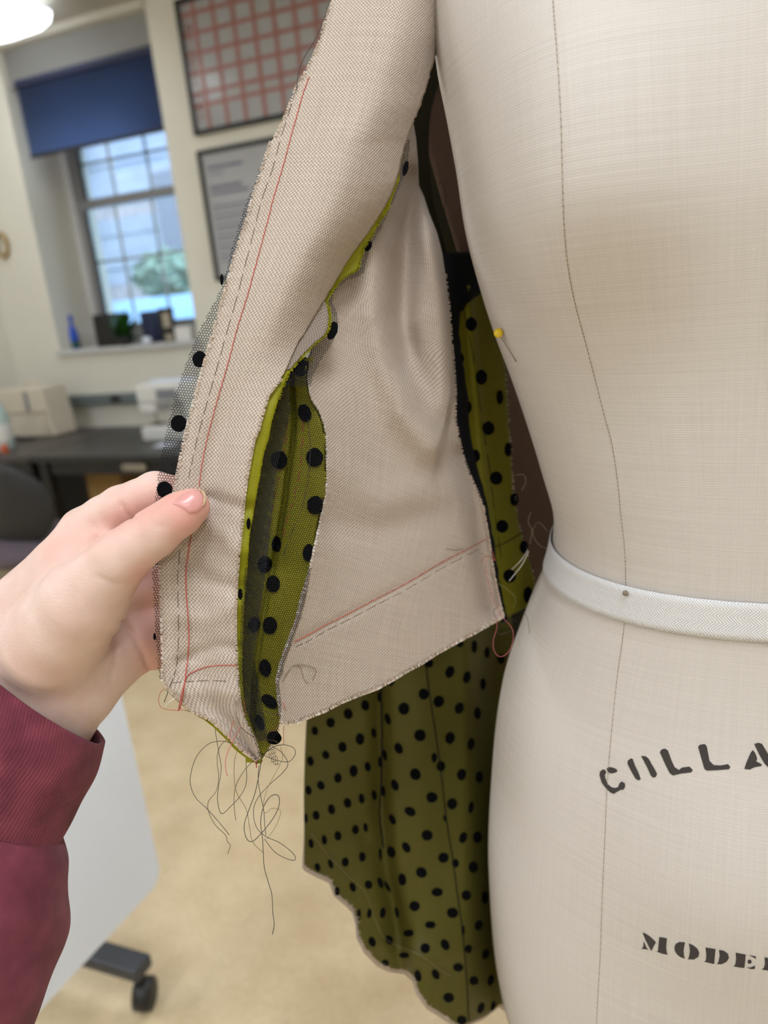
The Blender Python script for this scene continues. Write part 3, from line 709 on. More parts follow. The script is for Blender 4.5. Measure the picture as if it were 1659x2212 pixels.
# front panel: left raw edge, right folded / raw edge
AL = np.array([(880, -330), (800, -150), (716, 0), (702, 45), (690, 90), (668, 140), (640, 188), (620, 240), (600, 285), (583, 308), (562, 375), (548, 415), (530, 480), (510, 540), (497, 585), (482, 640), (462, 710), (445, 770), (428, 830), (412, 890), (398, 945), (390, 985), (381, 1030), (374, 1070), (362, 1120), (352, 1170), (345, 1215), (346, 1260), (348, 1320), (350, 1380), (351, 1430), (350, 1470), (361, 1487), (386, 1510), (417, 1538), (456, 1556), (492, 1590), (526, 1624), (556, 1645)], float)
AR = np.array([(1130, -330), (1040, -150), (974, 0), (955, 75), (933, 150), (911, 224), (892, 269), (877, 310), (866, 355), (856, 396), (840, 433), (813, 478), (787, 516), (754, 560), (740, 584), (707, 638), (687, 673), (664, 709), (640, 748), (609, 817), (580, 853), (571, 884), (559, 928), (549, 951), (542, 988), (534, 1030), (528, 1075), (522, 1144), (516, 1196), (513, 1238), (511, 1261), (509, 1323), (509, 1365), (511, 1427), (514, 1469), (519, 1521), (527, 1552), (540, 1575), (553, 1604), (561, 1638)], float)
def a_s(px, py):
    l = np.interp(py, AL[:, 1], AL[:, 0]); r = np.interp(py, AR[:, 1], AR[:, 0]); return np.clip((px - l) / np.maximum(r - l, 5), -.2, 1.3)
_ky = [-330, -100, 0, 300, 600, 900, 1080, 1250, 1500, 1650]; _kd = [.405, .392, .386, .374, .366, .361, .3595, .361, .367, .370]
def D_A(px, py):
    px = np.asarray(px, float); py = np.asarray(py, float); s = a_s(px, py)
    w = 1 - ss(py, 520, 900)
    d = np.interp(py, _ky, _kd) + w * (.030 * np.clip((s - .55) / .45, 0, 1.2) ** 2.2 - .004 * gs(s, .45, .3) + .004 * np.clip(.25 - s, 0, 1) * 4 * .5)
    low = ss(py, 650, 1000)
    d = d + low * (-.004 * ss(s, .3, 1.0) + .0035 * gs(s, .5, .22))
    # long soft folds running down the strip, pucker beside the thumb
    d = d + .0016 * np.sin((px * .88 + py * .42) / 34.) * ss(py, 150, 300) * (1 - ss(py, 800, 950)) * gs(s, .5, .35)
    d = d + .0030 * gs(pdist(px, py, [(452, 1075), (490, 1085), (526, 1098)]), 0, 15) - .0028 * gs(pdist(px, py, [(440, 1130), (480, 1150), (516, 1190)]), 0, 24)
    d = d + .0022 * gs(pdist(px, py, [(395, 1200), (440, 1250), (505, 1270)]), 0, 18) - .0018 * gs(pdist(px, py, [(380, 1330), (450, 1340), (506, 1310)]), 0, 22)
    d = d + .0020 * gs(pdist(px, py, [(390, 1430), (470, 1395), (506, 1400)]), 0, 14) - .002 * gs(pdist(px, py, [(400, 1490), (520, 1500)]), 0, 20)
    return d
def panel(name, keys, D, nu, nv, mat, parent, rag=(0, 0), thick=.0009, uvrot=0.):
    K = crom(keys, max(2, int(nv / (len(keys) - 1)))); n = len(K); s = np.linspace(0, 1, nu)
    jl = RNG.normal(0, 1, n) * rag[0]; jr = RNG.normal(0, 1, n) * rag[1]
    PX = (K[:, 0] + jl)[:, None] * (1 - s) + (K[:, 2] + jr)[:, None] * s; PY = K[:, 1][:, None] * (1 - s) + K[:, 3][:, None] * s
    P = at(PX, PY, D(PX, PY)); m = nu // 2
    du = np.linalg.norm(np.diff(P, axis=1), axis=2); U = np.concatenate([np.zeros((n, 1)), np.cumsum(du, 1)], 1); U -= U[:, m:m + 1]
    dv = np.linalg.norm(np.diff(P[:, m], axis=0), axis=1); Vv = np.concatenate([[0], np.cumsum(dv)])[:, None] + 0 * U
    # straight cross grain: follow the cloth plane sideways
    q = (P - EYE) @ ROT; tx = np.gradient(q[:, m, 0]); ty = np.gradient(q[:, m, 1]); ll = np.hypot(tx, ty); tx, ty = tx.mean() / ll.mean(), ty.mean() / ll.mean()
    Vv = q[..., 0] * tx + q[..., 1] * ty
    ca, sa = math.cos(uvrot), math.sin(uvrot); UV = np.stack([U * ca - Vv * sa, U * sa + Vv * ca], -1).reshape(-1, 2)
    F = [(i * nu + j, (i + 1) * nu + j, (i + 1) * nu + j + 1, i * nu + j + 1) for i in range(n - 1) for j in range(nu - 1)]
    o = mk(name, P.reshape(-1, 3), F, mat, parent, True, UV)
    so = o.modifiers.new('thick', 'SOLIDIFY'); so.thickness = thick; so.offset = -1
    return o
def rows_between(Lp, Rp, ts):
    """pair two outlines by normalised arc length"""
    def arc(P): d = np.concatenate([[0], np.cumsum(np.hypot(*np.diff(P, axis=0).T))]); return d / d[-1]
    la, ra = arc(Lp), arc(Rp)
    return [(np.interp(t, la, Lp[:, 0]), np.interp(t, la, Lp[:, 1]), np.interp(t, ra, Rp[:, 0]), np.interp(t, ra, Rp[:, 1])) for t in ts]
tsA = np.linspace(0, 1, 120)
# pair rows by height down to the corner, then along the slanting hem
def rows_A():
    out = []
    for y in np.concatenate([np.arange(-330, 1440, 16), [1440]]):
        out.append((np.interp(y, AL[:, 1], AL[:, 0]), y, np.interp(y, AR[:, 1], AR[:, 0]), y))
    Lp = np.array([(351, 1440), (350, 1470), (361, 1487), (386, 1510), (417, 1538), (456, 1556), (492, 1590), (526, 1624), (556, 1645)], float)
    Rp = AR[AR[:, 1] > 1440]; Rp = np.vstack([(511.6, 1440), Rp])
    return out + rows_between(Lp, Rp, np.linspace(0, 1, 18))[1:]
front_panel = panel('front_panel', rows_A(), D_A, 60, 400, M['muslin'], jacket, (.9, .8), .0009, .12)
front_panel['label'] = 'beige coarse woven front panel with raw edges'

# side panel right of the open dart
BL = np.array([(884, 230), (872, 300), (850, 370), (820, 450), (780, 520), (735, 600), (700, 670), (680, 730), (668, 780), (664, 822), (673, 859), (688, 884), (700, 913), (706, 946), (707, 1009), (705, 1061), (696, 1107), (690, 1134), (679, 1186), (667, 1240), (653, 1282), (644, 1323), (634, 1356), (617, 1402), (605, 1438), (598, 1470), (600, 1495), (604, 1531), (610, 1565)], float)
BR = np.array([(893, 265), (899, 300), (903, 350), (905, 400), (916, 424), (928, 462), (945, 505), (955, 545), (962, 590), (966, 625), (972, 680), (976, 740), (981, 800), (984, 850), (983, 905), (990, 940), (1000, 985), (1013, 1022), (1030, 1060), (1044, 1095), (1050, 1130), (1057, 1170), (1062, 1210), (1069, 1250), (1077, 1290), (1088, 1332)], float)
VAL1 = [(888, 390), (876, 500), (868, 600), (866, 700), (882, 790), (918, 880)]
RDG1 = [(812, 540), (813, 680), (838, 790), (878, 890), (930, 960)]
STEP = np.array([(962, 560), (968, 640), (977, 760), (975, 850), (958, 930), (932, 1010), (905, 1090)], float)
VAL2 = [(1004, 985), (1030, 1090), (1046, 1200), (1062, 1310)]
def D_B(px, py):
    px = np.asarray(px, float); py = np.asarray(py, float)
    d = .3755 + np.clip(px - 600, -150, 600) * .000215 + .00001 * np.clip(900 - py, 0, 700)
    d = d + .024 * (1 - .85 * ss(py, 740, 880)) * gs(pdist(px, py, VAL1), 0, 34) - .013 * gs(pdist(px, py, RDG1), 0, 42)
    d = d + .016 * ss(px - np.interp(py, STEP[:, 1], STEP[:, 0]), -3, 9 + 30 * ss(py, 880, 1090)) * ss(py, 560, 680) * (1 - ss(py, 930, 1090))
    d = d + .015 * gs(pdist(px, py, VAL2), 0, 26)
    d = d - .006 * gs(pdist(px, py, [(930, 520), (955, 640), (962, 760), (955, 870)]), 0, 26)
    d = d - .009 * np.exp(-np.clip(px - np.interp(py, BL[:, 1], BL[:, 0]), 0, 400) / 60.) * ss(py, 780, 870)
    r = np.interp(py, BR[:, 1], BR[:, 0]); d = d + .016 * np.exp(-np.clip(r - px, 0, 99) / 9.) * (1 - ss(py, 800, 900))
    d = d - .003 * gs(pdist(px, py, [(720, 1010), (820, 1080), (930, 1060)]), 0, 40) + .003 * gs(pdist(px, py, [(715, 1130), (830, 1150), (960, 1100)]), 0, 36)
    d = d + .0014 * gs(pdist(px, py, [(640, 1388), (860, 1272), (1057, 1167)]), 0, 9)
    return d
hemB = np.array([(610, 1565), (640, 1562), (657, 1554), (701, 1537), (737, 1518), (779, 1501), (817, 1487), (851, 1468), (878, 1451), (912, 1433), (942, 1413), (987, 1388), (1028, 1366), (1088, 1332)], float)
def rows_B():
    la = np.concatenate([[0], np.cumsum(np.hypot(*np.diff(BL, axis=0).T))]); ra = np.concatenate([[0], np.cumsum(np.hypot(*np.diff(BR, axis=0).T))])
    out = []
    for t in np.linspace(0, 1, 60):
        out.append((np.interp(t * la[-1], la, BL[:, 0]), np.interp(t * la[-1], la, BL[:, 1]), np.interp(t * ra[-1], ra, BR[:, 0]), np.interp(t * ra[-1], ra, BR[:, 1])))
    return out
def panel_grid(name, P2, D, mat, parent, thick=.0009, uvrot=0.):
    """P2: n x m x 2 pixel grid"""
    n, m = P2.shape[:2]; P = at(P2[..., 0], P2[..., 1], D(P2[..., 0], P2[..., 1])); c = m // 2
    U = np.concatenate([np.zeros((n, 1)), np.cumsum(np.linalg.norm(np.diff(P, axis=1), axis=2), 1)], 1); U -= U[:, c:c + 1]
    q = (P - EYE) @ ROT; tx = (q[-1, c] - q[0, c])[:2]; tx = tx / np.linalg.norm(tx); Vv = q[..., 0] * tx[0] + q[..., 1] * tx[1]
    ca, sa = math.cos(uvrot), math.sin(uvrot); UV = np.stack([U * ca - Vv * sa, U * sa + Vv * ca], -1).reshape(-1, 2)
    F = [(i * m + j, (i + 1) * m + j, (i + 1) * m + j + 1, i * m + j + 1) for i in range(n - 1) for j in range(m - 1)]
    o = mk(name, P.reshape(-1, 3), F, mat, parent, True, UV)
    so = o.modifiers.new('thick', 'SOLIDIFY'); so.thickness = thick; so.offset = -1; return o
def coons(Lp, Rp, Tp, Bp, n, m):
    def rs(P, k):
        a = np.concatenate([[0], np.cumsum(np.hypot(*np.diff(P, axis=0).T))]); t = np.linspace(0, a[-1], k)
        return np.stack([np.interp(t, a, P[:, 0]), np.interp(t, a, P[:, 1])], 1)
    L, R, T, B = rs(Lp, n), rs(Rp, n), rs(Tp, m), rs(Bp, m); v = np.linspace(0, 1, n)[:, None, None]; u = np.linspace(0, 1, m)[None, :, None]
    return L[:, None] * (1 - u) + R[:, None] * u + T[None] * (1 - v) + B[None] * v - ((1 - u) * (1 - v) * T[0] + u * (1 - v) * T[-1] + (1 - u) * v * B[0] + u * v * B[-1])
gB = coons(BL, BR, np.array([BL[0], BR[0]]), hemB, 170, 150)
gB[1:-1, 0, 0] += RNG.normal(0, .7, 168); gB[-1, 1:-1, 1] += RNG.normal(0, .9, 148)
side_panel = panel_grid('side_panel', gB, D_B, M['muslin'], jacket, .0009, -.25)
side_panel['label'] = 'beige side panel hanging in soft folds'

# lining that shows along the front panel: lime turned edge
LO = np.array([(866, 352), (862, 392), (843, 441), (832, 463), (821, 475), (815, 490), (802, 512), (787, 534), (776, 572), (773, 582), (753, 593), (734, 607), (723, 623), (706, 648), (710, 662), (714, 685), (712, 709), (703, 725), (687, 737), (664, 759), (646, 779), (633, 795), (623, 807), (601, 865), (590, 901), (580, 950), (571, 977), (559, 1044), (549, 1102), (540, 1154), (534, 1238), (530, 1271), (526, 1344), (524, 1406), (523, 1448), (524, 1475), (530, 1530), (545, 1572), (560, 1612), (566, 1648)], float)
def D_L(px, py):
    r = np.interp(py, AR[:, 1], AR[:, 0]); return D_A(np.minimum(px, r), py) + .0022 + np.clip(px - r, 0, 60) * .00006
kk = [(np.interp(y, AR[:, 1], AR[:, 0]) - 30, y, np.interp(y, LO[:, 1], LO[:, 0]), y) for y in np.arange(352, 1649, 7)]
lime = panel('lime_edge', kk, D_L, 8, 186, M['lime'], jacket, (0, .6), .0008); lime['label'] = 'lime green satin edge showing beside the front panel'
# sliver of muslin seam allowance inside the roll of the front edge
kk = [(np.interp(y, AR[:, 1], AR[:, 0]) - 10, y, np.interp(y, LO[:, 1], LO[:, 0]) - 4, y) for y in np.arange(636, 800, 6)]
panel('seam_allowance', kk, lambda a, b: D_L(a, b) - .0008, 6, 30, M['muslin_shaded'], jacket, (0, .6), .0006)
# lime and net peeping out below the hem of the front panel
bot = np.array([(352, 1462), (364, 1493), (392, 1521), (425, 1546), (452, 1563), (487, 1597), (520, 1630), (556, 1650)], float)
kk = [(x, y, x + 8 + w_, y - 4 - w_ * .5) for (x, y), w_ in zip(bot, (30, 40, 50, 50, 45, 30, 14, 2))]
o = panel('lime_edge', kk, lambda a, b: D_A(a, b) + .003, 8, 30, M['lime'], jacket, (.6, 0), .0006)

# dart lining seen through the open slit
SLt = np.array([(640, 772), (612, 800), (590, 850), (570, 900), (556, 960), (545, 1030), (536, 1100), (524, 1200), (518, 1300), (512, 1400), (512, 1470), (520, 1540), (540, 1590), (559, 1634)], float)
SRt = np.array([(676, 772), (680, 812), (700, 850), (722, 890), (730, 950), (730, 1010), (726, 1080), (712, 1140), (700, 1195), (680, 1250), (658, 1300), (642, 1350), (624, 1400), (611, 1440), (606, 1480), (607, 1530), (600, 1580), (566, 1640)], float)
FOLD = [(628, 800), (636, 900), (632, 960), (622, 1020), (612, 1100), (602, 1160), (590, 1215), (578, 1280), (566, 1350), (556, 1420), (550, 1480), (545, 1560)]
def D_S(px, py):
    px = np.asarray(px, float); py = np.asarray(py, float)
    fx = np.interp(py, [p[1] for p in FOLD], [p[0] for p in FOLD]); d = .3885 + .0055 * gs(px - fx, 0, 4.5) + .00004 * np.abs(px - fx) * np.where(px > fx, -.9, -.3)
    d = d + .0000 * py - .006 * (1 - ss(py, 780, 880)) - .008 * ss(py, 1480, 1620)
    d = d + .0012 * np.sin(py / 26. + px / 40.) * ss(py, 1380, 1500)
    return np.where((px > np.interp(py, BL[:, 1], BL[:, 0]) - 5) & (py > 780) & (py < 1500), np.maximum(d, D_B(px, py) + .0032), d)
kk = rows_between(SLt, SRt, np.linspace(0, 1, 60))
dart = panel('dart_lining', kk, D_S, 40, 200, M['olive'], jacket, (0, 0), .0006); dart['label'] = 'olive satin lining showing through the open dart'

# inner strip of the back lining beside the form, and the dim pieces around it
MLt = np.array([(960, 560), (965, 600), (970, 680), (974, 800), (978, 900), (990, 980), (1012, 1060), (1030, 1130), (1045, 1200), (1058, 1270), (1075, 1345)], float)
MRt = np.array([(1050, 560), (1055, 600), (1075, 700), (1092, 800), (1098, 900), (1104, 980), (1109, 1060), (1120, 1130), (1137, 1190), (1152, 1240), (1160, 1300)], float)
def D_M(px, py):
    px = np.asarray(px, float); py = np.asarray(py, float); return .502 + np.clip(px - 970, -60, 300) * .00026 - .003 * gs(px - np.interp(py, [600, 1345], [1010, 1072]), 0, 8)
back_strip = panel('back_facing', rows_between(MLt, MRt, np.linspace(0, 1, 40)), D_M, 24, 120, M['olive_mid'], jacket, (0, .6), .0008)
back_strip['label'] = 'olive facing with black dots beside the dress form'
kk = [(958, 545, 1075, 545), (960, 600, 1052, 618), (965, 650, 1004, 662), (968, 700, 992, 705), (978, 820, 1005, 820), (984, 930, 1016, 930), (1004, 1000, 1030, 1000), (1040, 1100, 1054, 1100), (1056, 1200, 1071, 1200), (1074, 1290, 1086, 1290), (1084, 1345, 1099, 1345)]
panel('tulle_border_and_shade', kk, lambda a, b: D_M(a, b) - .0016, 5, 60, M['black_net'], jacket, (0, 1.), .0006)  # black net strip, widened at the top to stand in for deep shade
# muslin back between facing and form, its shade put into the taupe
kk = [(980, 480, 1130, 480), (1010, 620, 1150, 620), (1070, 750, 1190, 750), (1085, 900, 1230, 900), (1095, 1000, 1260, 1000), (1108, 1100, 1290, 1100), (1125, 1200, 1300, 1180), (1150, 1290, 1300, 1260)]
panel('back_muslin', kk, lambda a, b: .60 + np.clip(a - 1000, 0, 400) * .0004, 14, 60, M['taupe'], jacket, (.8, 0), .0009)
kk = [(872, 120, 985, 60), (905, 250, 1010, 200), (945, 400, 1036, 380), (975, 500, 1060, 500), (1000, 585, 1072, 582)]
flap = panel('shoulder_flap', kk, lambda a, b: .515 + 0 * a, 10, 40, M['taupe'], jacket, (0, 0), .001)  # dark taupe stands in for deep shade on the flap
# lower back lining: dotted olive, scalloped hem
PL = np.array([(668, 1480), (662, 1570), (659, 1640), (657, 1720), (658, 1800), (658, 1868)], float)
PR = np.array([(1105, 1330), (1112, 1440), (1118, 1560), (1120, 1700), (1122, 1850), (1118, 2000), (1110, 2120), (1100, 2180)], float)
PT = np.array([(668, 1480), (780, 1440), (900, 1380), (1000, 1335), (1105, 1330)], float)
PB = np.array([(658, 1868), (664, 1875), (690, 1888), (716, 1900), (726, 1928), (752, 1950), (766, 1964), (774, 1990), (776, 2020), (792, 2052), (820, 2080), (846, 2092), (878, 2096), (896, 2112), (904, 2140), (926, 2172), (956, 2190), (984, 2210), (1000, 2216), (1022, 2206), (1050, 2194), (1082, 2168), (1100, 2180)], float)
def D_P(px, py):
    px = np.asarray(px, float); py = np.asarray(py, float)
    d = .560 + np.clip(px - 660, -20, 500) * .00012 + .03 * ss(px, 1000, 1075)
    d = d + .012 * gs(px - np.interp(py, [1480, 1750, 1900, 2100], [822, 822, 838, 870]), 0, 20) - .008 * gs(px - 905, 0, 60) - .006 * gs(px - 730, 0, 60) * ss(py, 1560, 1750)
    d = d + .004 * np.sin(px / 38. + py / 120.) * ss(py, 1700, 1950) - .006 * gs(pdist(px, py, [(800, 2040), (900, 2070), (1000, 2060)]), 0, 28)
    d = d + .004 * gs(pdist(px, py, [(790, 1800), (850, 1950), (870, 2010)]), 0, 22)
    return d
gP = coons(PL, PR, PT, PB, 120, 130)
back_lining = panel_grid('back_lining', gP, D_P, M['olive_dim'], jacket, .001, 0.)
back_lining['label'] = 'dark olive lining of the jacket back with black dots'
PB2 = PB + (-5, 8); PL2 = PL + (-1, 0); PL2[-1] = PB2[0]; PR2 = PR.copy(); PR2[-1] = PB2[-1]
gP2 = coons(PL2, PR2, PT, PB2, 60, 120)
o = panel_grid('back_outer', gP2, lambda a, b: D_P(a, b) + .004, M['muslin'], jacket, .001, 0.)
# dark closing back behind the gap
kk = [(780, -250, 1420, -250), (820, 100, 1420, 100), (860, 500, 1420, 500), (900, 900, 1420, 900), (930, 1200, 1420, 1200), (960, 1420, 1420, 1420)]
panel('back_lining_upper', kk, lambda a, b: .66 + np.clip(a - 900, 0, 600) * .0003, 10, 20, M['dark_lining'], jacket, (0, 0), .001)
Q = [at(840, -240, .405), at(1180, -300, .395), at(1420, -250, .64), at(780, -250, .67)]; V = []; F = []  # unseen cover above the gap, added to block lamp light
for i in range(9):
    for j in range(9):
        a, b = i / 8, j / 8; V.append(Q[0] * (1 - a) * (1 - b) + Q[1] * a * (1 - b) + Q[2] * a * b + Q[3] * (1 - a) * b + np.array([0, 0, .03 * math.sin(math.pi * b)]))
F = [(i * 9 + j, i * 9 + j + 1, i * 9 + j + 10, i * 9 + j + 9) for i in range(8) for j in range(8)]
o = mk('gap_light_cover', V, F, M['muslin'], jacket, True, [(v[0], v[1]) for v in V]); so = o.modifiers.new('thick', 'SOLIDIFY'); so.thickness = .001
# under-arm side of the jacket closing the gap from the left, shade put into its dark colour
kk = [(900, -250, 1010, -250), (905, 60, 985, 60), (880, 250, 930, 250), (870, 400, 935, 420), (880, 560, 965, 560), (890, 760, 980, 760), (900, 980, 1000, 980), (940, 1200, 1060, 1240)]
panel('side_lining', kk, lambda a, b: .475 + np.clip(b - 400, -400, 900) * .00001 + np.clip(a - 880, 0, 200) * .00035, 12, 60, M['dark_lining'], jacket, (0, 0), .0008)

# ------------------------------------------------------------------ dots (flocked discs, each a piece of its own)
def dot(px, py, rx, ry, rot, D, parent, off=.0009, clip=None, mat=None):
    n = 18; a = np.linspace(0, 2 * math.pi, n, endpoint=False); ca, sa = math.cos(math.radians(rot)), math.sin(math.radians(rot))
    jig = 1 + RNG.normal(0, .02, n); x = rx * np.cos(a) * jig; y = ry * np.sin(a) * jig
    X = px + x * ca - y * sa; Y = py + x * sa + y * ca
    if clip is not None: X = clip(X, Y)
    XX = [np.array([px])]; YY = [np.array([py])]; OO = [np.array([off])]
    for q, o_ in ((.35, off), (.7, off), (1., off * .9), (1., 0.)):
        XX.append(px + (X - px) * q); YY.append(py + (Y - py) * q); OO.append(np.full(n, o_))
    Xa, Ya, Oa = np.concatenate(XX), np.concatenate(YY), np.concatenate(OO)
    P = at(Xa, Ya, D(Xa, Ya) - Oa)
    F = [(0, 1 + (i + 1) % n, 1 + i) for i in range(n)] + [(1 + k * n + i, 1 + k * n + (i + 1) % n, 1 + (k + 1) * n + (i + 1) % n, 1 + (k + 1) * n + i) for k in range(3) for i in range(n)]
    return mk('polka_dot', P, F, mat or M['black_flock'], parent)
z2 = [(1275,110,28,28,0),(1388,133,22,48,0),(1487,178,20,45,0),(1595,230,28,38,0),(1030,262,38,35,0),(1197,330,34,48,20),(1330,372,30,48,10),(1455,425,22,45,0),(735,412,28,28,0),(993,503,40,44,0),(648,525,16,40,0),(838,617,44,48,0),(1110,560,42,46,30),(1270,612,36,46,15),(1413,652,26,48,0),(538,592,32,42,-10),(405,657,34,42,-10),(268,725,33,38,0),(145,790,25,33,-10),(712,697,22,46,-18),(497,853,34,46,0),(605,807,20,40,-10),(965,825,46,46,0),(360,915,33,40,-10),(797,925,32,46,-22),(1198,845,38,48,8),(1362,892,28,48,12),(230,978,28,34,-15),(110,1025,26,38,-10),(652,1030,15,42,0),(690,980,16,45,-8),(447,1102,32,45,0),(557,1068,24,38,-10),(1075,998,22,38,0),(1127,1065,34,42,0),(325,1157,30,37,0),(928,1127,42,46,-25),(1288,1130,36,46,10),(1425,1150,28,45,0),(192,1215,28,36,-25),(95,1253,24,36,-10),(768,1213,28,46,-22),(510,1318,22,40,-8),(608,1290,20,40,-8),(400,1352,30,38,-10),(678,1260,15,45,-5),(1057,1307,44,42,0),(275,1402,27,40,-8),(155,1448,27,36,-8),(1215,1357,40,44,15),(1362,1385,20,46,8),(887,1418,34,46,-62),(748,1480,24,44,-25),(75,1470,14,40,0),(1155,1470,10,28,-10)]
z3 = [(462,118,26,36,0),(540,100,18,36,-8),(325,165,28,36,-8),(218,195,20,38,-8),(115,225,20,36,-10),(1020,160,44,42,0),(1300,178,30,46,20),(1412,175,34,46,0),(740,290,32,46,-15),(857,255,30,44,-30),(1148,335,42,40,0),(1240,378,28,34,0),(1380,408,36,46,0),(655,310,12,50,-4),(515,328,26,38,0),(268,385,18,38,-18),(382,370,28,36,0),(165,410,20,34,-15),(975,450,40,44,-50),(825,505,32,48,-5),(440,565,24,38,-18),(318,595,20,34,0),(563,545,30,34,-20),(655,530,20,45,-20),(710,560,15,50,-28),(1098,603,44,34,0),(1325,628,38,40,0),(1470,645,24,50,0),(922,712,42,40,0),(675,765,22,42,8),(570,768,18,38,8),(490,775,14,42,0),(783,760,15,44,-12),(1218,765,44,40,0),(875,922,40,28,0),(1045,858,42,28,0),(1420,862,30,42,15),(1300,900,14,38,0),(725,975,28,40,-30),(592,990,28,40,-20),(1005,1040,38,40,0),(1160,1012,32,46,-28),(1342,1045,28,34,0),(1475,1085,26,42,18),(840,1095,40,22,0),(1262,1190,40,32,0),(695,1155,28,24,20),(948,1255,26,46,-15),(1087,1245,28,42,-28),(1385,1293,36,36,0),(1515,1290,24,45,15),(1188,1425,42,38,0),(1440,1505,26,46,22),(1535,1490,18,40,15),(1290,1600,38,34,0)]
for zs, oy in ((z2, 1360), (z3, 1760)):
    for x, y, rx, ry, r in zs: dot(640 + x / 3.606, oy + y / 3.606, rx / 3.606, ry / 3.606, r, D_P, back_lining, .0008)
for x, y, rx, ry in [(1018, 700, 12, 15), (1040, 815, 12.5, 16), (1055, 925, 13, 15), (1072, 1033, 13.5, 14.5), (1085, 1137, 13, 14), (1101, 1244, 14, 14.5), (1080, 858, 7, 15), (1098, 971, 8, 15), (1111, 1079, 9, 14), (1132, 1182, 9, 14), (1141, 1285, 10, 18), (992, 775, 10, 15), (1008, 880, 11, 15), (1026, 985, 11, 14)]:
    dot(x, y, rx, ry, 0, D_M, back_strip, .0008)
for x, y, rx, ry, r in [(658, 892, 14, 19.5, -18), (679.5, 988, 18.5, 20.5, 0), (603, 994, 18, 20, 0), (681, 1091, 18, 20, 0), (667, 1194, 13, 19, 0), (597, 1175, 10, 17, 0), (572, 1219, 16, 18, 0), (590, 1261, 15, 18, 0), (549, 1349, 13, 17, 8), (583, 1351, 16, 19, 0), (573, 1443, 13, 19, -10), (582, 1515, 12, 20, -50), (561, 1561, 9, 18, -18), (592, 1594, 16, 15, 0), (652, 796, 21, 16, -30)]:
    dot(x, y, rx, ry, r, D_S, dart, .0014)
for x, y, rx, ry in [(519, 1283, 5, 12), (537, 1131, 4.5, 12)]: dot(x, y, rx, ry, 0, D_L, lime, .0006)

# ------------------------------------------------------------------ tulle: a real net of hexagonal cells
def net(name, xl, xr, y0, y1, D, parent, w=5.8, rot=0., stretch=1.0, r=.00011, jit=.35, seed=1, mat=None):
    g = np.random.default_rng(seed); s = w / math.sqrt(3) * stretch; rowp = 1.5 * s
    ca, sa = math.cos(rot), math.sin(rot); ys = np.linspace(y0, y1, 60); cx = (xl(ys).min() + xr(ys).max()) / 2; cy = (y0 + y1) / 2
    hw = (xr(ys).max() - xl(ys).min()) / 2 + abs(sa) * (y1 - y0) / 2 + 30; hh = (y1 - y0) / 2 + abs(sa) * hw + 20
    nj = int(2 * hh / rowp) + 2; ni = int(2 * hw / w) + 2
    J, I = np.meshgrid(np.arange(nj), np.arange(ni), indexing='ij')
    ax = -hw + I * w + (J % 2) * w / 2; ay = -hh + J * rowp; bx = ax; by = ay + s
    def tr(x, y): return cx + x * ca - y * sa, cy + x * sa + y * ca
    A = np.stack(tr(ax, ay), -1) + g.normal(0, jit, (nj, ni, 2)); B = np.stack(tr(bx, by), -1) + g.normal(0, jit, (nj, ni, 2))
    E = [(A.reshape(-1, 2), B.reshape(-1, 2))]
    ev = (np.arange(nj) % 2 == 0)
    # B(j) joins A(j+1) left and right
    for par in (0, 1):
        rows = np.arange(par, nj - 1, 2); Bq = B[rows]; An = A[rows + 1]
        if par == 0: E.append((Bq.reshape(-1, 2), An.reshape(-1, 2))); E.append((Bq[:, 1:].reshape(-1, 2), An[:, :-1].reshape(-1, 2)))
        else: E.append((Bq.reshape(-1, 2), An.reshape(-1, 2))); E.append((Bq[:, :-1].reshape(-1, 2), An[:, 1:].reshape(-1, 2)))
    p = np.vstack([e[0] for e in E]); q = np.vstack([e[1] for e in E]); m = (p + q) / 2
    k = (m[:, 1] > y0) & (m[:, 1] < y1) & (m[:, 0] > xl(m[:, 1])) & (m[:, 0] < xr(m[:, 1])); p, q = p[k], q[k]
    P = at(p[:, 0], p[:, 1], D(p[:, 0], p[:, 1])); Q = at(q[:, 0], q[:, 1], D(q[:, 0], q[:, 1])); t = Q - P; t /= np.linalg.norm(t, axis=1)[:, None]
    u = np.cross(t, -CAMF); u /= np.linalg.norm(u, axis=1)[:, None]; v = np.cross(t, u); n = len(P); V = []
    for base, sg in ((P, -1), (Q, 1)):
        for a in (90, 210, 330): V.append(base + t * sg * r * .5 + (u * math.cos(math.radians(a)) + v * math.sin(math.radians(a))) * r)
    V = np.stack(V, 1).reshape(-1, 3); F = []
    for i in range(n):
        b = 6 * i; F += [(b, b + 1, b + 4, b + 3), (b + 1, b + 2, b + 5, b + 4), (b + 2, b, b + 3, b + 5)]
    o = mk(name, V, F, mat or M['black_net'], parent); o['kind'] = 'stuff'; return o
NLo = np.array([(560, 366), (551, 395), (540, 420), (526, 455), (513, 500), (500, 540), (492, 575), (484, 611), (468, 645), (450, 678), (429, 719), (409, 766), (394, 810), (380, 846), (367, 904), (356, 947), (347, 994), (342, 1023), (336, 1070), (334, 1130), (330, 1180), (329, 1240), (332, 1290), (335, 1340), (338, 1400), (343, 1450), (346, 1470)], float)
def D_N(px, py): return D_A(np.asarray(px, float), py) + .0016
net('tulle_edge', lambda y: np.interp(y, NLo[:, 1], NLo[:, 0]) + 1.6 * np.sin(np.asarray(y) * .9), lambda y: np.interp(y, AL[:, 1], AL[:, 0]) + 6, 366, 1470, D_N, jacket, 5.9, .10, 1.08, .00015, .3, 3)
TE = bpy.data.objects['tulle_edge']; TE['label'] = 'black tulle strip along the raw front edge'
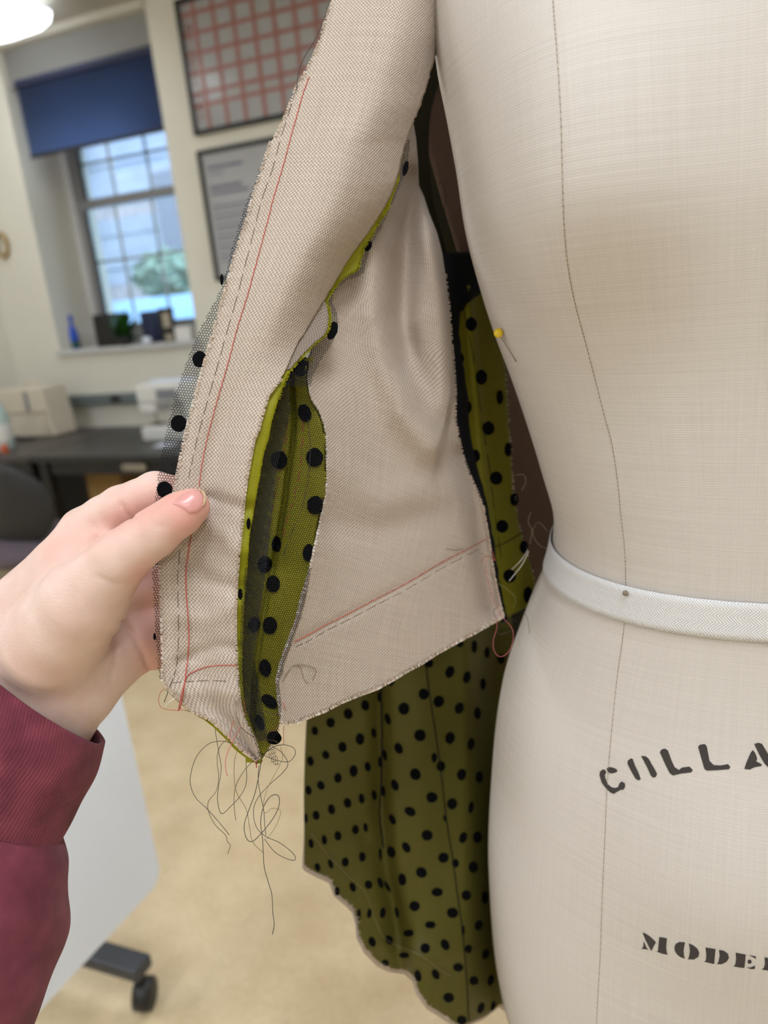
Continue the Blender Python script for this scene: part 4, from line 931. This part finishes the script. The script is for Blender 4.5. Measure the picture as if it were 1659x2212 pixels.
for x, y, rx, ry in [(431, 776, 16, 18), (386, 915, 17, 18.5), (355.5, 1058, 17, 18.5), (479, 604, 4, 12), (334, 1375, 3, 8)]: dot(x, y, rx, ry, 0, D_N, TE, .0009)
# short net trim outside the lime edge
TO = np.array([(885, 300), (883, 330), (881, 355), (862, 407), (843, 452), (825, 490), (799, 534), (793, 560), (786, 588), (773, 598), (750, 605), (728, 623), (718, 638), (718, 654), (728, 679), (731, 696), (721, 734), (709, 754), (692, 779), (676, 811), (671, 834)], float)
def D_T(px, py):
    r = np.interp(py, AR[:, 1], AR[:, 0]); return np.minimum(D_A(np.minimum(px, r), py) + .0035 + np.clip(px - r, 0, 90) * .00009, D_B(px, py) - .0012)
net('tulle_trim', lambda y: np.interp(y, AR[:, 1], AR[:, 0]) - 4, lambda y: np.interp(y, TO[:, 1], TO[:, 0]), 300, 834, D_T, jacket, 5.0, .5, .9, .00015, .3, 5)
TT = bpy.data.objects['tulle_trim']
dot(876, 364, 6, 17, 12, D_T, TT, .0005); dot(795, 532, 7.5, 12, 25, D_T, TT, .0005); dot(718, 714, 11, 20, 18, D_T, TT, .0006)
# net over the dart lining, doubled at its left
def D_SN(px, py): return D_S(px, py) - .0020
net('tulle_net', lambda y: np.interp(y, LO[:, 1], LO[:, 0]) - 6, lambda y: np.minimum(np.interp(y, SRt[:, 1], SRt[:, 0]) + 2, np.where(np.asarray(y) < 1230, np.interp(y, BL[:, 1], BL[:, 0]) + 3, np.interp(y, [1230, 1244, 1292, 1385, 1440, 1475, 1500, 1600], [672, 669, 661, 637, 615, 602, 606, 612]))), 800, 1636, lambda a, b: np.minimum(D_SN(a, b), np.where(np.asarray(b) > 1225, D_B(a, b) - .0010, 9.)), jacket, 5.1, -.12, 1.0, .00014, .25, 7)
net('tulle_net', lambda y: np.interp(y, LO[:, 1], LO[:, 0]) - 6, lambda y: np.interp(y, [800, 880, 1000, 1250, 1420, 1600], [620, 628, 600, 572, 548, 580]), 800, 1600, lambda a, b: D_SN(a, b) - .0012, jacket, 4.4, -.25, 1.1, .00016, .25, 9, M['grey_net'])
net('tulle_fringe', lambda y: np.interp(y, [1585, 1652], [560, 588]), lambda y: np.interp(y, [1585, 1600, 1652], [590, 588, 604]), 1585, 1652, lambda a, b: .381 + 0 * a, jacket, 4.4, -.3, 2.2, .00013, .2, 11)
net('tulle_edge', lambda y: np.interp(y, [1455, 1490, 1512, 1540, 1560], [343, 358, 380, 415, 452]), lambda y: np.interp(y, [1455, 1490, 1512, 1540, 1560], [380, 400, 430, 460, 480]), 1455, 1560, lambda a, b: D_A(a, b) + .0016, jacket, 5.9, .3, 1.0, .00012, .3, 13)

# ------------------------------------------------------------------ stitching, fray and loose threads
def line_on(name, pts, D, mat, off=.0004, r=.00022, zig=.6, gap=0, parent=jacket, step=10):
    P = crom(pts, step); n = len(P); x = P[:, 0] + zig * np.sin(np.arange(n) * 1.9) + RNG.normal(0, .15, n); y = P[:, 1]
    W = at(x, y, D(x, y) - off); mb = MB()
    if not gap: mb.tube(W, r, 5)
    else:
        for k in range(0, n - gap, gap + 1): mb.tube(W[k:k + gap], r, 5)
    return mb.build(name, mat, parent)
red_top = [(668, 165), (655, 200), (641, 250), (627, 300), (608, 370), (590, 430), (572, 500), (553, 570), (534, 640), (512, 710), (495, 775), (478, 835), (461, 895), (447, 950), (437, 1000), (430, 1050)]
line_on('stitch_line', red_top, D_A, M['red_thread'])
line_on('stitch_line', [(414, 1150), (408, 1185), (402, 1230), (402, 1280), (406, 1330), (408, 1375), (406, 1420), (402, 1450), (397, 1490), (389, 1532)], D_A, M['red_thread'], .0005, .00026)
line_on('stitch_line', [(399, 1478), (405, 1460), (425, 1448), (450, 1440), (480, 1437), (511, 1437)], D_A, M['red_thread'])
brn = [(640, 188), (625, 240), (606, 300), (590, 360), (566, 430), (548, 500), (530, 570), (512, 640), (492, 710), (474, 775), (457, 835), (440, 895), (425, 950), (414, 1000), (406, 1040)]
line_on('stitch_line', brn, D_A, M['brown_thread'], .0002, .00014, .3, 6)
line_on('stitch_line', [(388, 1190), (384, 1250), (385, 1320), (385, 1390), (381, 1440), (372, 1468), (355, 1515)], D_A, M['brown_thread'], .0003, .00016, .3, 6)
line_on('stitch_line', [(372, 1475), (410, 1472), (455, 1470), (514, 1473)], D_A, M['brown_thread'], .0002, .00014, .3, 6)
redB = [(636, 1386), (665, 1372), (700, 1352), (740, 1332), (780, 1311), (820, 1290), (860, 1270), (905, 1244), (950, 1217), (1000, 1191), (1052, 1164)]
line_on('stitch_line', redB, D_B, M['red_thread'], .0003, .00020, .8)
line_on('stitch_line', [(x + 4, y + 11) for x, y in redB], D_B, M['brown_thread'], .0002, .00014, .3, 6)
line_on('stitch_line', [(622, 905), (616, 960), (606, 1010), (596, 1060), (586, 1110), (576, 1160), (566, 1210)], D_S, M['red_thread'], .0003, .0002, 1., 5)
line_on('stitch_line', [(655, 910), (652, 970), (645, 1030), (632, 1085), (618, 1130), (606, 1180)], D_S, M['red_thread'], .0003, .0002, 1., 5)
line_on('stitch_line', [(664, 905), (670, 960), (668, 1010), (660, 1065), (648, 1110), (630, 1150), (612, 1200)], D_SN, M['grey_thread'], .0004, .00014, .4)
line_on('stitch_line', [(920, 1436), (928, 1500), (942, 1590), (953, 1670), (963, 1760), (977, 1850), (988, 1930), (1000, 2020), (1008, 2110), (1013, 2205)], D_P, M['black_net'], .0006, .0005, .0)
line_on('stitch_line', [(823, 1486), (825, 1580), (824, 1680), (820, 1760), (828, 1830)], D_P, M['black_net'], .0006, .0007, .5)
line_on('stitch_line', [(672, 1800), (710, 1848), (752, 1892), (790, 1930), (810, 1985), (835, 2030), (905, 2062), (950, 2094), (975, 2110)], D_P, M['olive_thread'], .0005, .00025, 0)
line_on('stitch_line', [(995, 640), (1020, 760), (1040, 900), (1056, 1000), (1068, 1100), (1078, 1170), (1090, 1260)], D_M, M['black_net'], .0004, .0002, .2, 6)
line_on('stitch_line', [(1066, 1182), (1085, 1176), (1105, 1165), (1128, 1150)], D_M, M['black_net'], .0004, .00025, .2)
def fray(name, P, D, outw, mat, n, lo=3, hi=9, parent=jacket, off=.0002, seed=2):
    g = np.random.default_rng(seed); P = np.array(P, float); a = np.concatenate([[0], np.cumsum(np.hypot(*np.diff(P, axis=0).T))]); mb = MB()
    for k in range(n):
        t = g.uniform(0, a[-1]); x = np.interp(t, a, P[:, 0]); y = np.interp(t, a, P[:, 1]); i = min(np.searchsorted(a, t), len(P) - 1); dx, dy = P[i] - P[i - 1]; L = math.hypot(dx, dy) + 1e-9
        ox, oy = (dy / L * outw, -dx / L * outw); l = g.uniform(lo, hi) * (1 if g.random() < .85 else 1.6); an = g.normal(0, .5)
        ca, sa = math.cos(an), math.sin(an); ex, ey = (ox * ca - oy * sa) * l, (ox * sa + oy * ca) * l + g.uniform(0, 1.5); d0 = float(D(x, y)) - off
        pts = at(np.array([x - ox * 3, x + ex * .5 + g.normal(0, .6), x + ex]), np.array([y - oy * 3, y + ey * .5 + g.normal(0, .6), y + ey]), np.array([d0, d0 + g.normal(0, .0004), d0 + g.normal(0, .0009)]))
        mb.tube(pts, [.00022, .00018, .00009], 4)
    o = mb.build(name, mat, parent); o['kind'] = 'stuff'; return o
fray('frayed_edge', AL[2:32], D_A, 1, M['muslin_fuzz'], 700, 1.5, 5, seed=1)
fray('frayed_edge', AL[2:32], D_A, 1, M['white_yarn'], 160, 2, 6, seed=21)
fray('frayed_edge', AL[31:], D_A, 1, M['muslin_fuzz'], 260, 2, 9, seed=2)
fray('frayed_edge', AR[19:], D_A, -1, M['muslin_fuzz'], 620, 1, 5, seed=3)
fray('frayed_edge', hemB, D_B, 1, M['muslin_fuzz'], 420, 2, 8, seed=4)
fray('frayed_edge', hemB, D_B, 1, M['white_yarn'], 120, 2, 9, seed=5)
fray('frayed_edge', BR[8:], D_B, -1, M['muslin_fuzz'], 420, 1, 4, seed=6)
fray('frayed_edge', BL[10:], D_B, 1, M['white_yarn'], 90, 1, 4, seed=7)
fray('frayed_edge', LO[2:24], D_L, -1, M['lime'], 260, 1, 4, seed=8)
fray('frayed_edge', MRt[3:], D_M, -1, M['beige'], 70, 4, 18, seed=9)
fray('frayed_edge', PB[:18], D_P, 1, M['muslin_fuzz'], 80, 2, 5, seed=10)
def thread(pts, mat, d=.372, r=.00016, amp=.004, D=None):
    P = crom(pts, 8); n = len(P); dd = (d + amp * np.sin(np.linspace(0, 5, n) + P[0, 0])) if D is None else D(P[:, 0], P[:, 1]) - .0007
    MB().tube(at(P[:, 0], P[:, 1], dd), r, 5).build('loose_thread', mat, jacket, smooth=True)
zt_ = lambda L: [(330 + x / 3.568, 1420 + y / 3.568) for x, y in L]
thread(zt_([(240, 405), (330, 428), (430, 435), (470, 500), (490, 620), (510, 740), (527, 860), (505, 1010), (500, 1110), (530, 1205), (600, 1150), (680, 1060), (722, 960), (718, 780)]), M['grey_thread'])
thread(zt_([(610, 665), (540, 646), (450, 658), (380, 710), (330, 780), (297, 880), (290, 980), (330, 1080), (420, 1170), (510, 1270), (590, 1370)]), M['grey_thread'])
thread(zt_([(580, 630), (530, 670), (500, 740), (497, 820), (508, 920), (490, 1030), (430, 1110), (430, 1190), (480, 1290), (560, 1370), (575, 1420), (598, 1452), (577, 1515)]), M['brown_thread'], .374)
thread(zt_([(660, 690), (630, 800), (628, 930), (650, 1050), (720, 1170), (745, 1300), (770, 1420), (850, 1505)]), M['olive_thread'], .37)
thread(zt_([(770, 800), (700, 880), (645, 980), (626, 1080), (630, 1180), (640, 1255)]), M['brown_thread'], .373)
thread(zt_([(930, 690), (1000, 740), (1042, 820), (1000, 890), (890, 990), (800, 1100), (776, 1200), (800, 1310), (870, 1380), (980, 1430), (1080, 1510), (1098, 1560), (1040, 1555), (940, 1500), (860, 1400)]), M['grey_thread'])
thread(zt_([(1010, 672), (1080, 695), (1098, 745), (1050, 803), (960, 795), (870, 760), (790, 700), (720, 630), (690, 560)]), M['grey_thread'], .370)
thread(zt_([(1010, 672), (930, 690), (850, 760), (825, 870), (790, 1040), (740, 1180), (706, 1290), (720, 1390), (770, 1418), (860, 1330), (940, 1220), (975, 1130), (965, 1065), (910, 1070), (855, 1150), (832, 1260), (845, 1390), (852, 1500), (860, 1620), (890, 1730), (918, 1830), (925, 1960), (936, 2060), (922, 2135)]), M['grey_thread'], .371, .00019)
thread(zt_([(820, 830), (812, 940), (830, 1060), (855, 1180), (862, 1280), (872, 1370)]), M['grey_thread'], .373)
thread(zt_([(985, 690), (1000, 780), (940, 900), (880, 1020), (850, 1150), (870, 1200), (920, 1163), (985, 1185), (950, 1300), (880, 1400)]), M['olive_thread'], .375, .00012)
thread(zt_([(650, 290), (640, 400), (670, 520), (740, 590), (840, 630), (930, 640), (965, 660)]), M['brown_thread'], .364)
thread(zt_([(705, 330), (712, 440), (680, 530), (610, 660), (565, 770), (562, 860), (575, 915)]), M['pink_thread'], .363, .0002)
thread(zt_([(640, 430), (600, 570), (588, 650)]), M['red_thread'], .364)
thread(zt_([(965, 280), (1015, 370), (1020, 440), (1008, 560), (1010, 670)]), M['pink_thread'], .374)
thread(zt_([(960, 290), (1000, 400), (985, 490), (940, 560), (880, 572)]), M['pink_thread'], .374)
thread(zt_([(820, 390), (890, 425), (970, 448)]), M['olive_thread'], .377)
thread(zt_([(1000, 185), (1030, 130), (1085, 65), (1140, 80), (1165, 165), (1195, 200)]), M['olive_thread'], D=D_B)
thread(zt_([(1085, 62), (1170, 60), (1250, 85), (1255, 120), (1228, 180)]), M['olive_thread'], D=D_B)
thread(zt_([(98, 240), (60, 270), (45, 330), (70, 390), (160, 408), (250, 405)]), M['red_thread'], .369, .00014)
thread(zt_([(245, 200), (215, 320), (195, 415)]), M['red_thread'], .3655, .00024); thread(zt_([(260, 180), (225, 320), (205, 400)]), M['red_thread'], .3655, .0002)
thread(zt_([(85, 388), (130, 345), (185, 300)]), M['white_yarn'], .3660, .00026); thread(zt_([(125, 245), (105, 300), (88, 345)]), M['grey_thread'], .366, .0002)
thread(zt_([(795, 800), (800, 850)]), M['red_thread'], .366, .0003)
thread([(718, -20), (700, 40), (678, 90), (655, 128), (644, 160), (641, 192)], M['grey_thread'], D=lambda a, b: D_A(a, b) - .002, r=.0002)
z9 = lambda L: [(960 + x / 5.029, 1000 + y / 5.029) for x, y in L]
thread(z9([(400, 1080), (430, 1025), (500, 1018), (550, 1060), (520, 960)]), M['red_thread'], .462)
thread(z9([(460, 1050), (450, 1150), (480, 1300), (540, 1500), (620, 1660), (700, 1750), (745, 1830), (740, 1950), (690, 2060), (610, 2105), (545, 2050), (530, 1930), (570, 1790), (560, 1640)]), M['pink_thread'], .47)
thread(z9([(490, 1180), (560, 1290), (680, 1370), (770, 1470), (750, 1570)]), M['olive_thread'], .475)
thread(z9([(780, 1720), (700, 1700), (590, 1790), (600, 1860), (680, 1840), (760, 1820)]), M['grey_thread'], .48)
thread(z9([(905, 940), (830, 1060), (730, 1160)]), M['white_yarn'], .495, .0002); thread(z9([(915, 960), (840, 1110), (705, 1280)]), M['white_yarn'], .495, .00028)
thread(z9([(940, 530), (910, 640), (950, 730), (930, 880)]), M['beige'], .51); thread(z9([(1120, 745), (1060, 670), (1000, 650), (960, 750), (980, 820), (1040, 900), (1120, 930)]), M['beige'], .515)
thread(z9([(780, 130), (860, 130), (885, 200), (840, 300)]), M['beige'], .51)
thread(z9([(830, 1600), (890, 1660), (915, 1760), (925, 1850)]), M['grey_thread'], .49)
thread(z9([(20, 930), (110, 945), (200, 935)]), M['brown_thread'], D=D_B)
thread([(948, 396), (958, 400), (962, 430), (960, 470), (958, 500)], M['black_net'], .49)

# ================================================================== PERSON (left hand and sleeve)
def cp(px, py, d): return np.array([(px - IW / 2) / FPX * d, (py - IH / 2) / FPX * d, d])
VX = .0011
lo = np.array([-.215, -.034, .312]); hi = np.array([-.062, .175, .462])
gx, gy, gz = (np.arange(lo[i], hi[i], VX) for i in range(3))
GX, GY, GZ = np.meshgrid(gx, gy, gz, indexing='ij'); GX = GX.astype(np.float32); GY = GY.astype(np.float32); GZ = GZ.astype(np.float32)
def cone(a, b, flat=1.0):
    """round cone between (px, py, depth, radius px); flat < 1 squashes it along the view axis"""
    pa, pb = cp(*a[:3]), cp(*b[:3]); ra, rb = a[3] * a[2] / FPX, b[3] * b[2] / FPX
    d = pb - pa; L2 = float(d @ d) + 1e-12
    t = np.clip(((GX - pa[0]) * d[0] + (GY - pa[1]) * d[1] + (GZ - pa[2]) * d[2]) / L2, 0, 1)
    return np.sqrt((GX - pa[0] - t * d[0]) ** 2 + (GY - pa[1] - t * d[1]) ** 2 + ((GZ - pa[2] - t * d[2]) / flat) ** 2) - (ra + (rb - ra) * t)
def chain(P, k=.004, flat=1.0):
    s = None
    for a, b in zip(P[:-1], P[1:]):
        c = cone(a, b, flat); s = c if s is None else smin(s, c, k)
    return s
def smin(a, b, k):
    h = np.clip(.5 + .5 * (b - a) / k, 0, 1); return b * (1 - h) + a * h - k * h * (1 - h)
thumb = chain([(112, 1392, .379, 108), (180, 1300, .363, 92), (258, 1207, .352, 61), (300, 1175, .350, 53), (335, 1150, .3492, 52), (362, 1128, .3492, 46), (390, 1110, .3492, 46), (414, 1094, .3494, 39)], .003)
index = chain([(60, 1330, .392, 96), (136, 1236, .388, 74), (186, 1152, .389, 56), (228, 1122, .387, 51), (265, 1100, .384, 51), (300, 1083, .381, 46), (336, 1067, .3775, 47), (405, 1072, .3738, 40)], .0025)
palm = smin(chain([(0, 1500, .388, 160), (60, 1440, .388, 142)], .004, .66), smin(chain([(64, 1545, .392, 148), (138, 1480, .396, 112)], .004, .66), cone((136, 1482, .398, 106), (288, 1386, .410, 66)), .006), .012)
palm = smin(palm, chain([(-120, 1690, .387, 150), (20, 1510, .388, 150)], .004, .62), .014)
mid = smin(chain([(130, 1260, .400, 70), (225, 1290, .406, 62), (340, 1266, .416, 43), (440, 1242, .408, 38), (480, 1175, .392, 33)], .003), chain([(150, 1330, .406, 70), (240, 1338, .410, 58), (345, 1332, .421, 42), (450, 1322, .414, 36), (476, 1250, .404, 31)], .003), .004)
mid = smin(mid, chain([(200, 1400, .41, 60), (300, 1392, .416, 46), (345, 1402, .419, 39), (425, 1398, .414, 33), (452, 1345, .408, 28)], .003), .004)
S = smin(palm, mid, .008); S = smin(S, thumb, .0065)
S = smin(S, smin(chain([(150, 1270, .378, 70), (215, 1200, .372, 44)], .004), index, .010), .0035)
# creases: shallow grooves on the near side
PXg = GX / GZ * FPX + IW / 2; PYg = GY / GZ * FPX + IH / 2
for P, amp, w in ([(264, 1342), (290, 1375), (308, 1410), (320, 1442)], .0016, 6), ([(200, 1132), (206, 1146), (216, 1158)], .0006, 6), ([(262, 1090), (272, 1108), (290, 1122)], .0010, 5), ([(318, 1122), (334, 1134), (352, 1138)], .0005, 4), ([(245, 1372), (252, 1420), (238, 1470)], .0007, 6), ([(212, 1245), (250, 1262), (286, 1258)], .0007, 5), ([(120, 1206), (160, 1190), (215, 1160)], .0009, 6):
    d = np.full(GX.shape[:2] + (1,), 0, np.float32); S = S + amp * np.exp(-(pdist(PXg, PYg, P) / w) ** 2).astype(np.float32)
def surface_nets(S, lo, vx):
    ins = S < 0; nx, ny, nz_ = S.shape; c = np.zeros((nx - 1, ny - 1, nz_ - 1), np.int8)
    for i in (0, 1):
        for j in (0, 1):
            for k in (0, 1): c += ins[i:nx - 1 + i, j:ny - 1 + j, k:nz_ - 1 + k]
    act = (c > 0) & (c < 8); idx = -np.ones(act.shape, np.int64); I = np.argwhere(act); idx[act] = np.arange(len(I))
    acc = np.zeros((len(I), 3)); cnt = np.zeros(len(I)); cor = [(0, 0, 0), (1, 0, 0), (0, 1, 0), (0, 0, 1)]
    val = lambda o: S[I[:, 0] + o[0], I[:, 1] + o[1], I[:, 2] + o[2]]
    for ax in range(3):
        oth = [a for a in range(3) if a != ax]
        for p in (0, 1):
            for q in (0, 1):
                o0 = [0, 0, 0]; o0[oth[0]] = p; o0[oth[1]] = q; o1 = list(o0); o1[ax] = 1
                a, b = val(o0), val(o1); m = (a < 0) != (b < 0); t = np.where(m, a / np.where(m, a - b, 1), 0)
                pt = np.array(o0, float)[None].repeat(len(I), 0); pt[:, ax] = t; acc[m] += pt[m]; cnt[m] += 1
    V = (I + acc / cnt[:, None]) * vx + lo; F = []
    for ax in range(3):
        u, v = (ax + 1) % 3, (ax + 2) % 3; sl0 = [slice(1, -1)] * 3; sl0[ax] = slice(0, -1); a = ins[tuple(sl0)]; sl1 = [slice(1, -1)] * 3; sl1[ax] = slice(1, None); b = ins[tuple(sl1)]
        E = np.argwhere(a != b); base = E.copy(); base[:, u] += 1; base[:, v] += 1; flip = a[a != b]
        q = []
        for du, dv in ((-1, -1), (0, -1), (0, 0), (-1, 0)):
            o = base.copy(); o[:, u] += du; o[:, v] += dv; q.append(idx[o[:, 0], o[:, 1], o[:, 2]])
        q = np.stack(q, 1); q[~flip] = q[~flip][:, ::-1]; F.append(q)
    F = np.vstack(F); return V, F[(F >= 0).all(1)]
HV, HF = surface_nets(S, lo, VX); hpx = HV[:, 0] / HV[:, 2] * FPX + IW / 2; hpy = HV[:, 1] / HV[:, 2] * FPX + IH / 2; HW = EYE + HV @ ROT.T
person = thing('person', 'person in a burgundy sweatshirt pinching the jacket edge with one hand', 'person', tuple(EYE + ROT @ cp(0, 1600, .38)))
hand = mk('hand', HW, HF, M['skin'], person, True)
red = .75 * np.exp(-(pdist(hpx, hpy, [(345, 1160), (420, 1100)]) / 55) ** 2) * ss(hpx, 330, 420) + .6 * np.exp(-(pdist(hpx, hpy, [(270, 1110), (370, 1070)]) / 50) ** 2) * ss(hpx, 150, 300) + .55 * np.exp(-(pdist(hpx, hpy, [(320, 1250), (330, 1430)]) / 40) ** 2) + .35 * np.exp(-(pdist(hpx, hpy, [(120, 1180), (230, 1140)]) / 40) ** 2)
at_ = hand.data.attributes.new('redness', 'FLOAT', 'POINT'); at_.data.foreach_set('value', np.clip(red, 0, 1).astype(np.float32))
HB = BVHTree.FromPolygons([Vector(v) for v in HW], [tuple(map(int, f)) for f in HF])
def decal(P, off, name, mat, parent, dome=0.):
    c = np.mean(P, 0); V = []; rings = (1., .85, .6, .3)
    for rr in rings:
        for p in P:
            q = c + (np.array(p) - c) * rr; rd = Vector(ray(*q)).normalized(); h, nm, _, _ = HB.ray_cast(Vector(EYE), rd); pull = rr
            while h is None and pull > .1:
                pull -= .03; q = c + (np.array(p) - c) * pull; rd = Vector(ray(*q)).normalized(); h, nm, _, _ = HB.ray_cast(Vector(EYE), rd)
            V.append(h + nm * (off if rr < .95 else -.0004) + nm * dome * (1 - rr * rr))
    n = len(P); rd = Vector(ray(*c)).normalized(); h, nm, _, _ = HB.ray_cast(Vector(EYE), rd); V.append(h + nm * (off + dome))
    F = [(k * n + i, k * n + (i + 1) % n, (k + 1) * n + (i + 1) % n, (k + 1) * n + i) for k in range(len(rings) - 1) for i in range(n)] + [((len(rings) - 1) * n + i, (len(rings) - 1) * n + (i + 1) % n, len(V) - 1) for i in range(n)]
    return mk(name, V, F, mat, parent, True)
nailp = crom([(368, 1089), (380, 1076), (395, 1066), (412, 1058), (427, 1056), (437, 1060), (443, 1069), (444, 1082), (440, 1095), (431, 1106), (419, 1111), (407, 1111), (398, 1104), (386, 1097), (368, 1089)], 3)[:-1]
try:
    decal(nailp, .0005, 'fingernail', M['nail'], hand, .0004)
    tipp = crom([(428, 1058), (437, 1062), (442, 1070), (443, 1082), (439, 1094), (435, 1094), (438, 1082), (437, 1071), (433, 1064), (428, 1058)], 2)[:-1]
    decal(tipp, .0011, 'nail_edge', M['nail_tip'], hand, .0)
except Exception as ex: print('nail', ex)
# sleeve: ribbed cuff and fuller fleece sleeve, generalised tubes about the forearm
def sleeve(name, rings, mat, parent, thick, n=72, seed=0, wr=.0012, per=9):
    K = crom(rings, per); V = []; UV = []; g = np.random.default_rng(seed); ph = g.uniform(0, 6.28, 6); run = 0; prev = None
    C = np.array([cp(*k[:3]) for k in K]); T = np.gradient(C, axis=0); T /= np.linalg.norm(T, axis=1)[:, None]
    for i, k in enumerate(K):
        t = np.array(k[5:8]); t = t / np.linalg.norm(t); u = np.cross(t, [0, 0, 1.]); u /= np.linalg.norm(u); v = np.cross(t, u); r = k[3] * k[2] / FPX
        if prev is not None: run += np.linalg.norm(C[i] - prev)
        prev = C[i]
        for j in range(n):
            a = 2 * math.pi * j / n; w = wr * (math.sin(2 * a + ph[0] + run * 60) + .6 * math.sin(3 * a + ph[1] - run * 95) + .5 * math.sin(5 * a + ph[2] + run * 140))
            V.append(C[i] + (u * math.cos(a) + v * math.sin(a) * k[4]) * (r + w)); UV.append((r * a, run))
    V = EYE + np.array(V) @ ROT.T; m = len(K); F = [(i * n + j, i * n + (j + 1) % n, (i + 1) * n + (j + 1) % n, (i + 1) * n + j) for i in range(m - 1) for j in range(n)]
    o = mk(name, V, F, mat, parent, True, UV); so = o.modifiers.new('thick', 'SOLIDIFY'); so.thickness = thick; so.offset = 0; return o
slv = sleeve('sweatshirt_sleeve', [(-30, 1740, .374, 172, .8, -.45, .9, -.15), (-46, 1790, .372, 187, .84, -.35, .93, -.1), (-60, 1860, .370, 192, .88, -.25, 1, -.08), (-68, 1940, .368, 197, .9, -.1, 1, -.05), (-74, 2020, .366, 202, .9, 0, 1, 0), (-84, 2085, .365, 203, .9, .05, 1, 0), (-104, 2145, .364, 203, .9, .05, 1, 0), (-160, 2240, .363, 210, .9, -.1, 1, 0), (-230, 2360, .362, 214, .9, -.2, 1, 0), (-360, 2640, .356, 226, .92, -.35, 1, -.1), (-520, 2940, .34, 240, .95, -.4, 1, -.3), (-640, 3260, .31, 262, 1, -.4, 1, -.5)], M['fleece'], person, .002, seed=4, wr=.0012)
slv['label'] = 'burgundy fleece sleeve'
cuff = sleeve('cuff', [(70, 1494, .390, 184, .82, -.6, .8, -.28), (50, 1568, .385, 187, .82, -.6, .8, -.25), (12, 1648, .380, 180, .82, -.55, .83, -.2), (-26, 1744, .375, 169, .8, -.45, .9, -.15), (-38, 1775, .373, 164, .8, -.42, .9, -.15)], M['rib'], slv, .0025, seed=8, wr=.0006)
cuff['label'] = 'ribbed burgundy cuff'
print('tris', sum(len(o.data.polygons) for o in SC.objects if o.type == 'MESH'), 'hand', len(HF))
